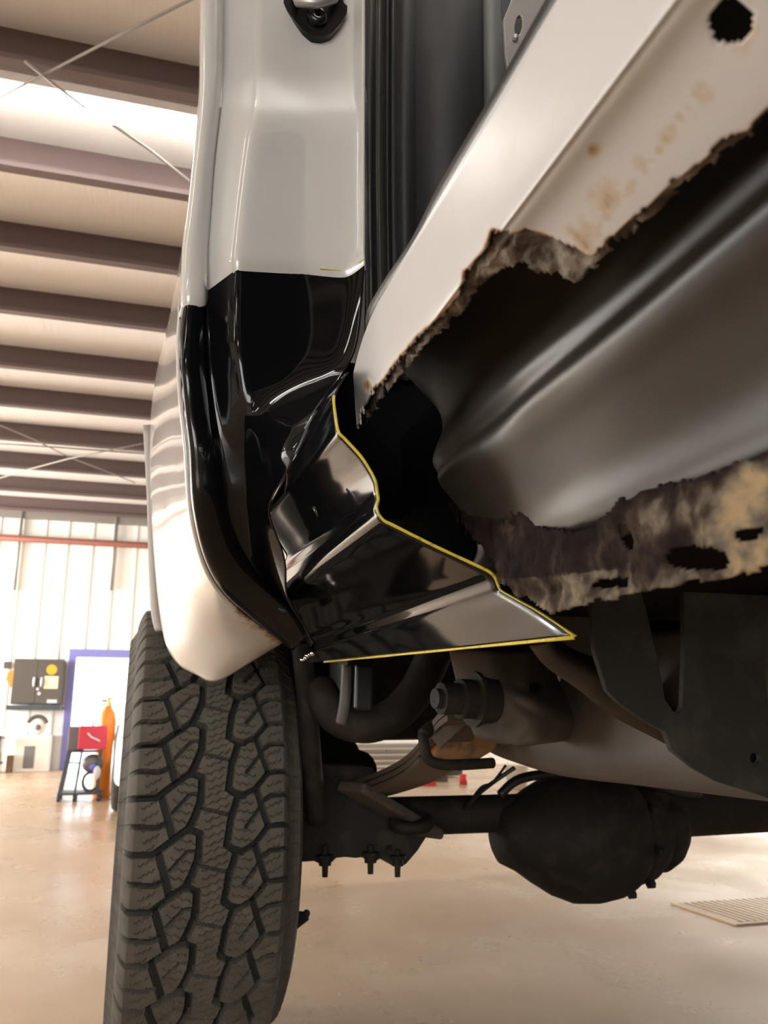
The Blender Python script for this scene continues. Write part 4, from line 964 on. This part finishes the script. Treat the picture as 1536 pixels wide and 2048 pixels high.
for yy in (.75, 3.25):
    for x in (xa-.02, xa+1.46):
        w_ = MB().lathe((x, cy0+yy, .31), (1, 0, 0), [(0, .2), (.01, .29), (.04, .31), (.15, .31), (.18, .29), (.19, .2)], 28).out('tyre', M['tyre'], car, True)
        o = MB().lathe((x-.006, cy0+yy, .31), (1, 0, 0), [(0, .05), (.0, .18), (.02, .2), (.196, .2), (.2, .05)], 24).out('hubcap', M['rim'], None, True); o.parent = w_

# tool chest and clutter seen under the truck
YT = 10.6
def tx(px, py=1520): return at(px, py, Y=YT).x
def tz(py, px=800): return at(px, py, Y=YT).z
ch = thing('tool_chest', 'wide grey tool chest with pale drawer edges seen under the truck', 'chest', (tx(790), YT+.3, 0))
MB().box((tx(640), YT, .10), (tx(905), YT+.55, tz(1488))).out('body', M['chest_grey'], ch)
for py in (1496, 1508, 1520, 1531, 1543, 1556):
    MB().box((tx(642), YT-.015, tz(py+8)), (tx(770), YT, tz(py))).out('drawer', M['chest_grey'], ch, bevel=.004)
    MB().box((tx(772), YT-.015, tz(py+8)), (tx(903), YT, tz(py))).out('drawer', M['chest_grey'], ch, bevel=.004)
    o = MB().box((tx(645), YT-.03, tz(py+2.5)), (tx(900), YT-.015, tz(py))).out('drawer_edge', M['cab_white'], ch)
for px in (650, 890):
    MB().lathe((tx(px)-.02, YT+.1, .05), (1, 0, 0), [(0, .05), (.04, .05)], 14).out('caster', M['chest_dark'], ch)
YT2 = at(860, 1572, Z=0).y
def ux(px): return at(px, 1565, Y=YT2).x
def uz(py): return at(880, py, Y=YT2).z
jb_ = MB().prism([(ux(818), YT2, .0), (ux(872), YT2, 0), (ux(872), YT2, uz(1560)), (ux(860), YT2, uz(1563)), (ux(822), YT2, uz(1567))], (0, .2, 0))
single('floor_jack', jb_.mesh('floor_jack', M['red_paint']), 'low red floor jack on the tan floor seen beneath the leaf spring', 'jack')
single('dark_crate', MB().box((ux(898), YT2+.5, 0), (ux(930), YT2+.9, uz(1545))).mesh('dark_crate', M['chest_dark']), 'dark crate on the floor beyond the red jack', 'crate')
rc = thing('parts_rack', 'low dark parts rack with pale rail on the floor behind the red jack', 'rack', (ux(950), YT2+1.4, 0))
MB().box((ux(925), YT2+1.2, 0.02), (ux(1010), YT2+1.5, uz(1552))).out('base', M['chest_dark'], rc); MB().box((ux(922), YT2+1.2, uz(1536)), (ux(1010), YT2+1.25, uz(1543))).out('rail', M['cab_white'], rc); MB().box((ux(925), YT2+1.21, uz(1552)), (ux(928), YT2+1.24, uz(1540))).box((ux(1000), YT2+1.21, uz(1552)), (ux(1003), YT2+1.24, uz(1540))).out('post', M['chest_dark'], rc)
single('red_tin', MB().lathe((ux(934), YT2+.1, 0), (0, 0, 1), [(0, .04), (.1, .04), (.102, .03)], 16).mesh('red_tin', M['red_paint'], True), 'small red tin on the floor right of the red jack', 'tin')
single('white_bucket', MB().lathe((ux(985), YT2-.6, 0), (0, 0, 1), [(0, .09), (uz(1528), .115), (uz(1527), .12), (uz(1526), .10)], 20).mesh('white_bucket', M['cab_white'], True), 'white bucket on the floor behind the thin brake lines', 'bucket')
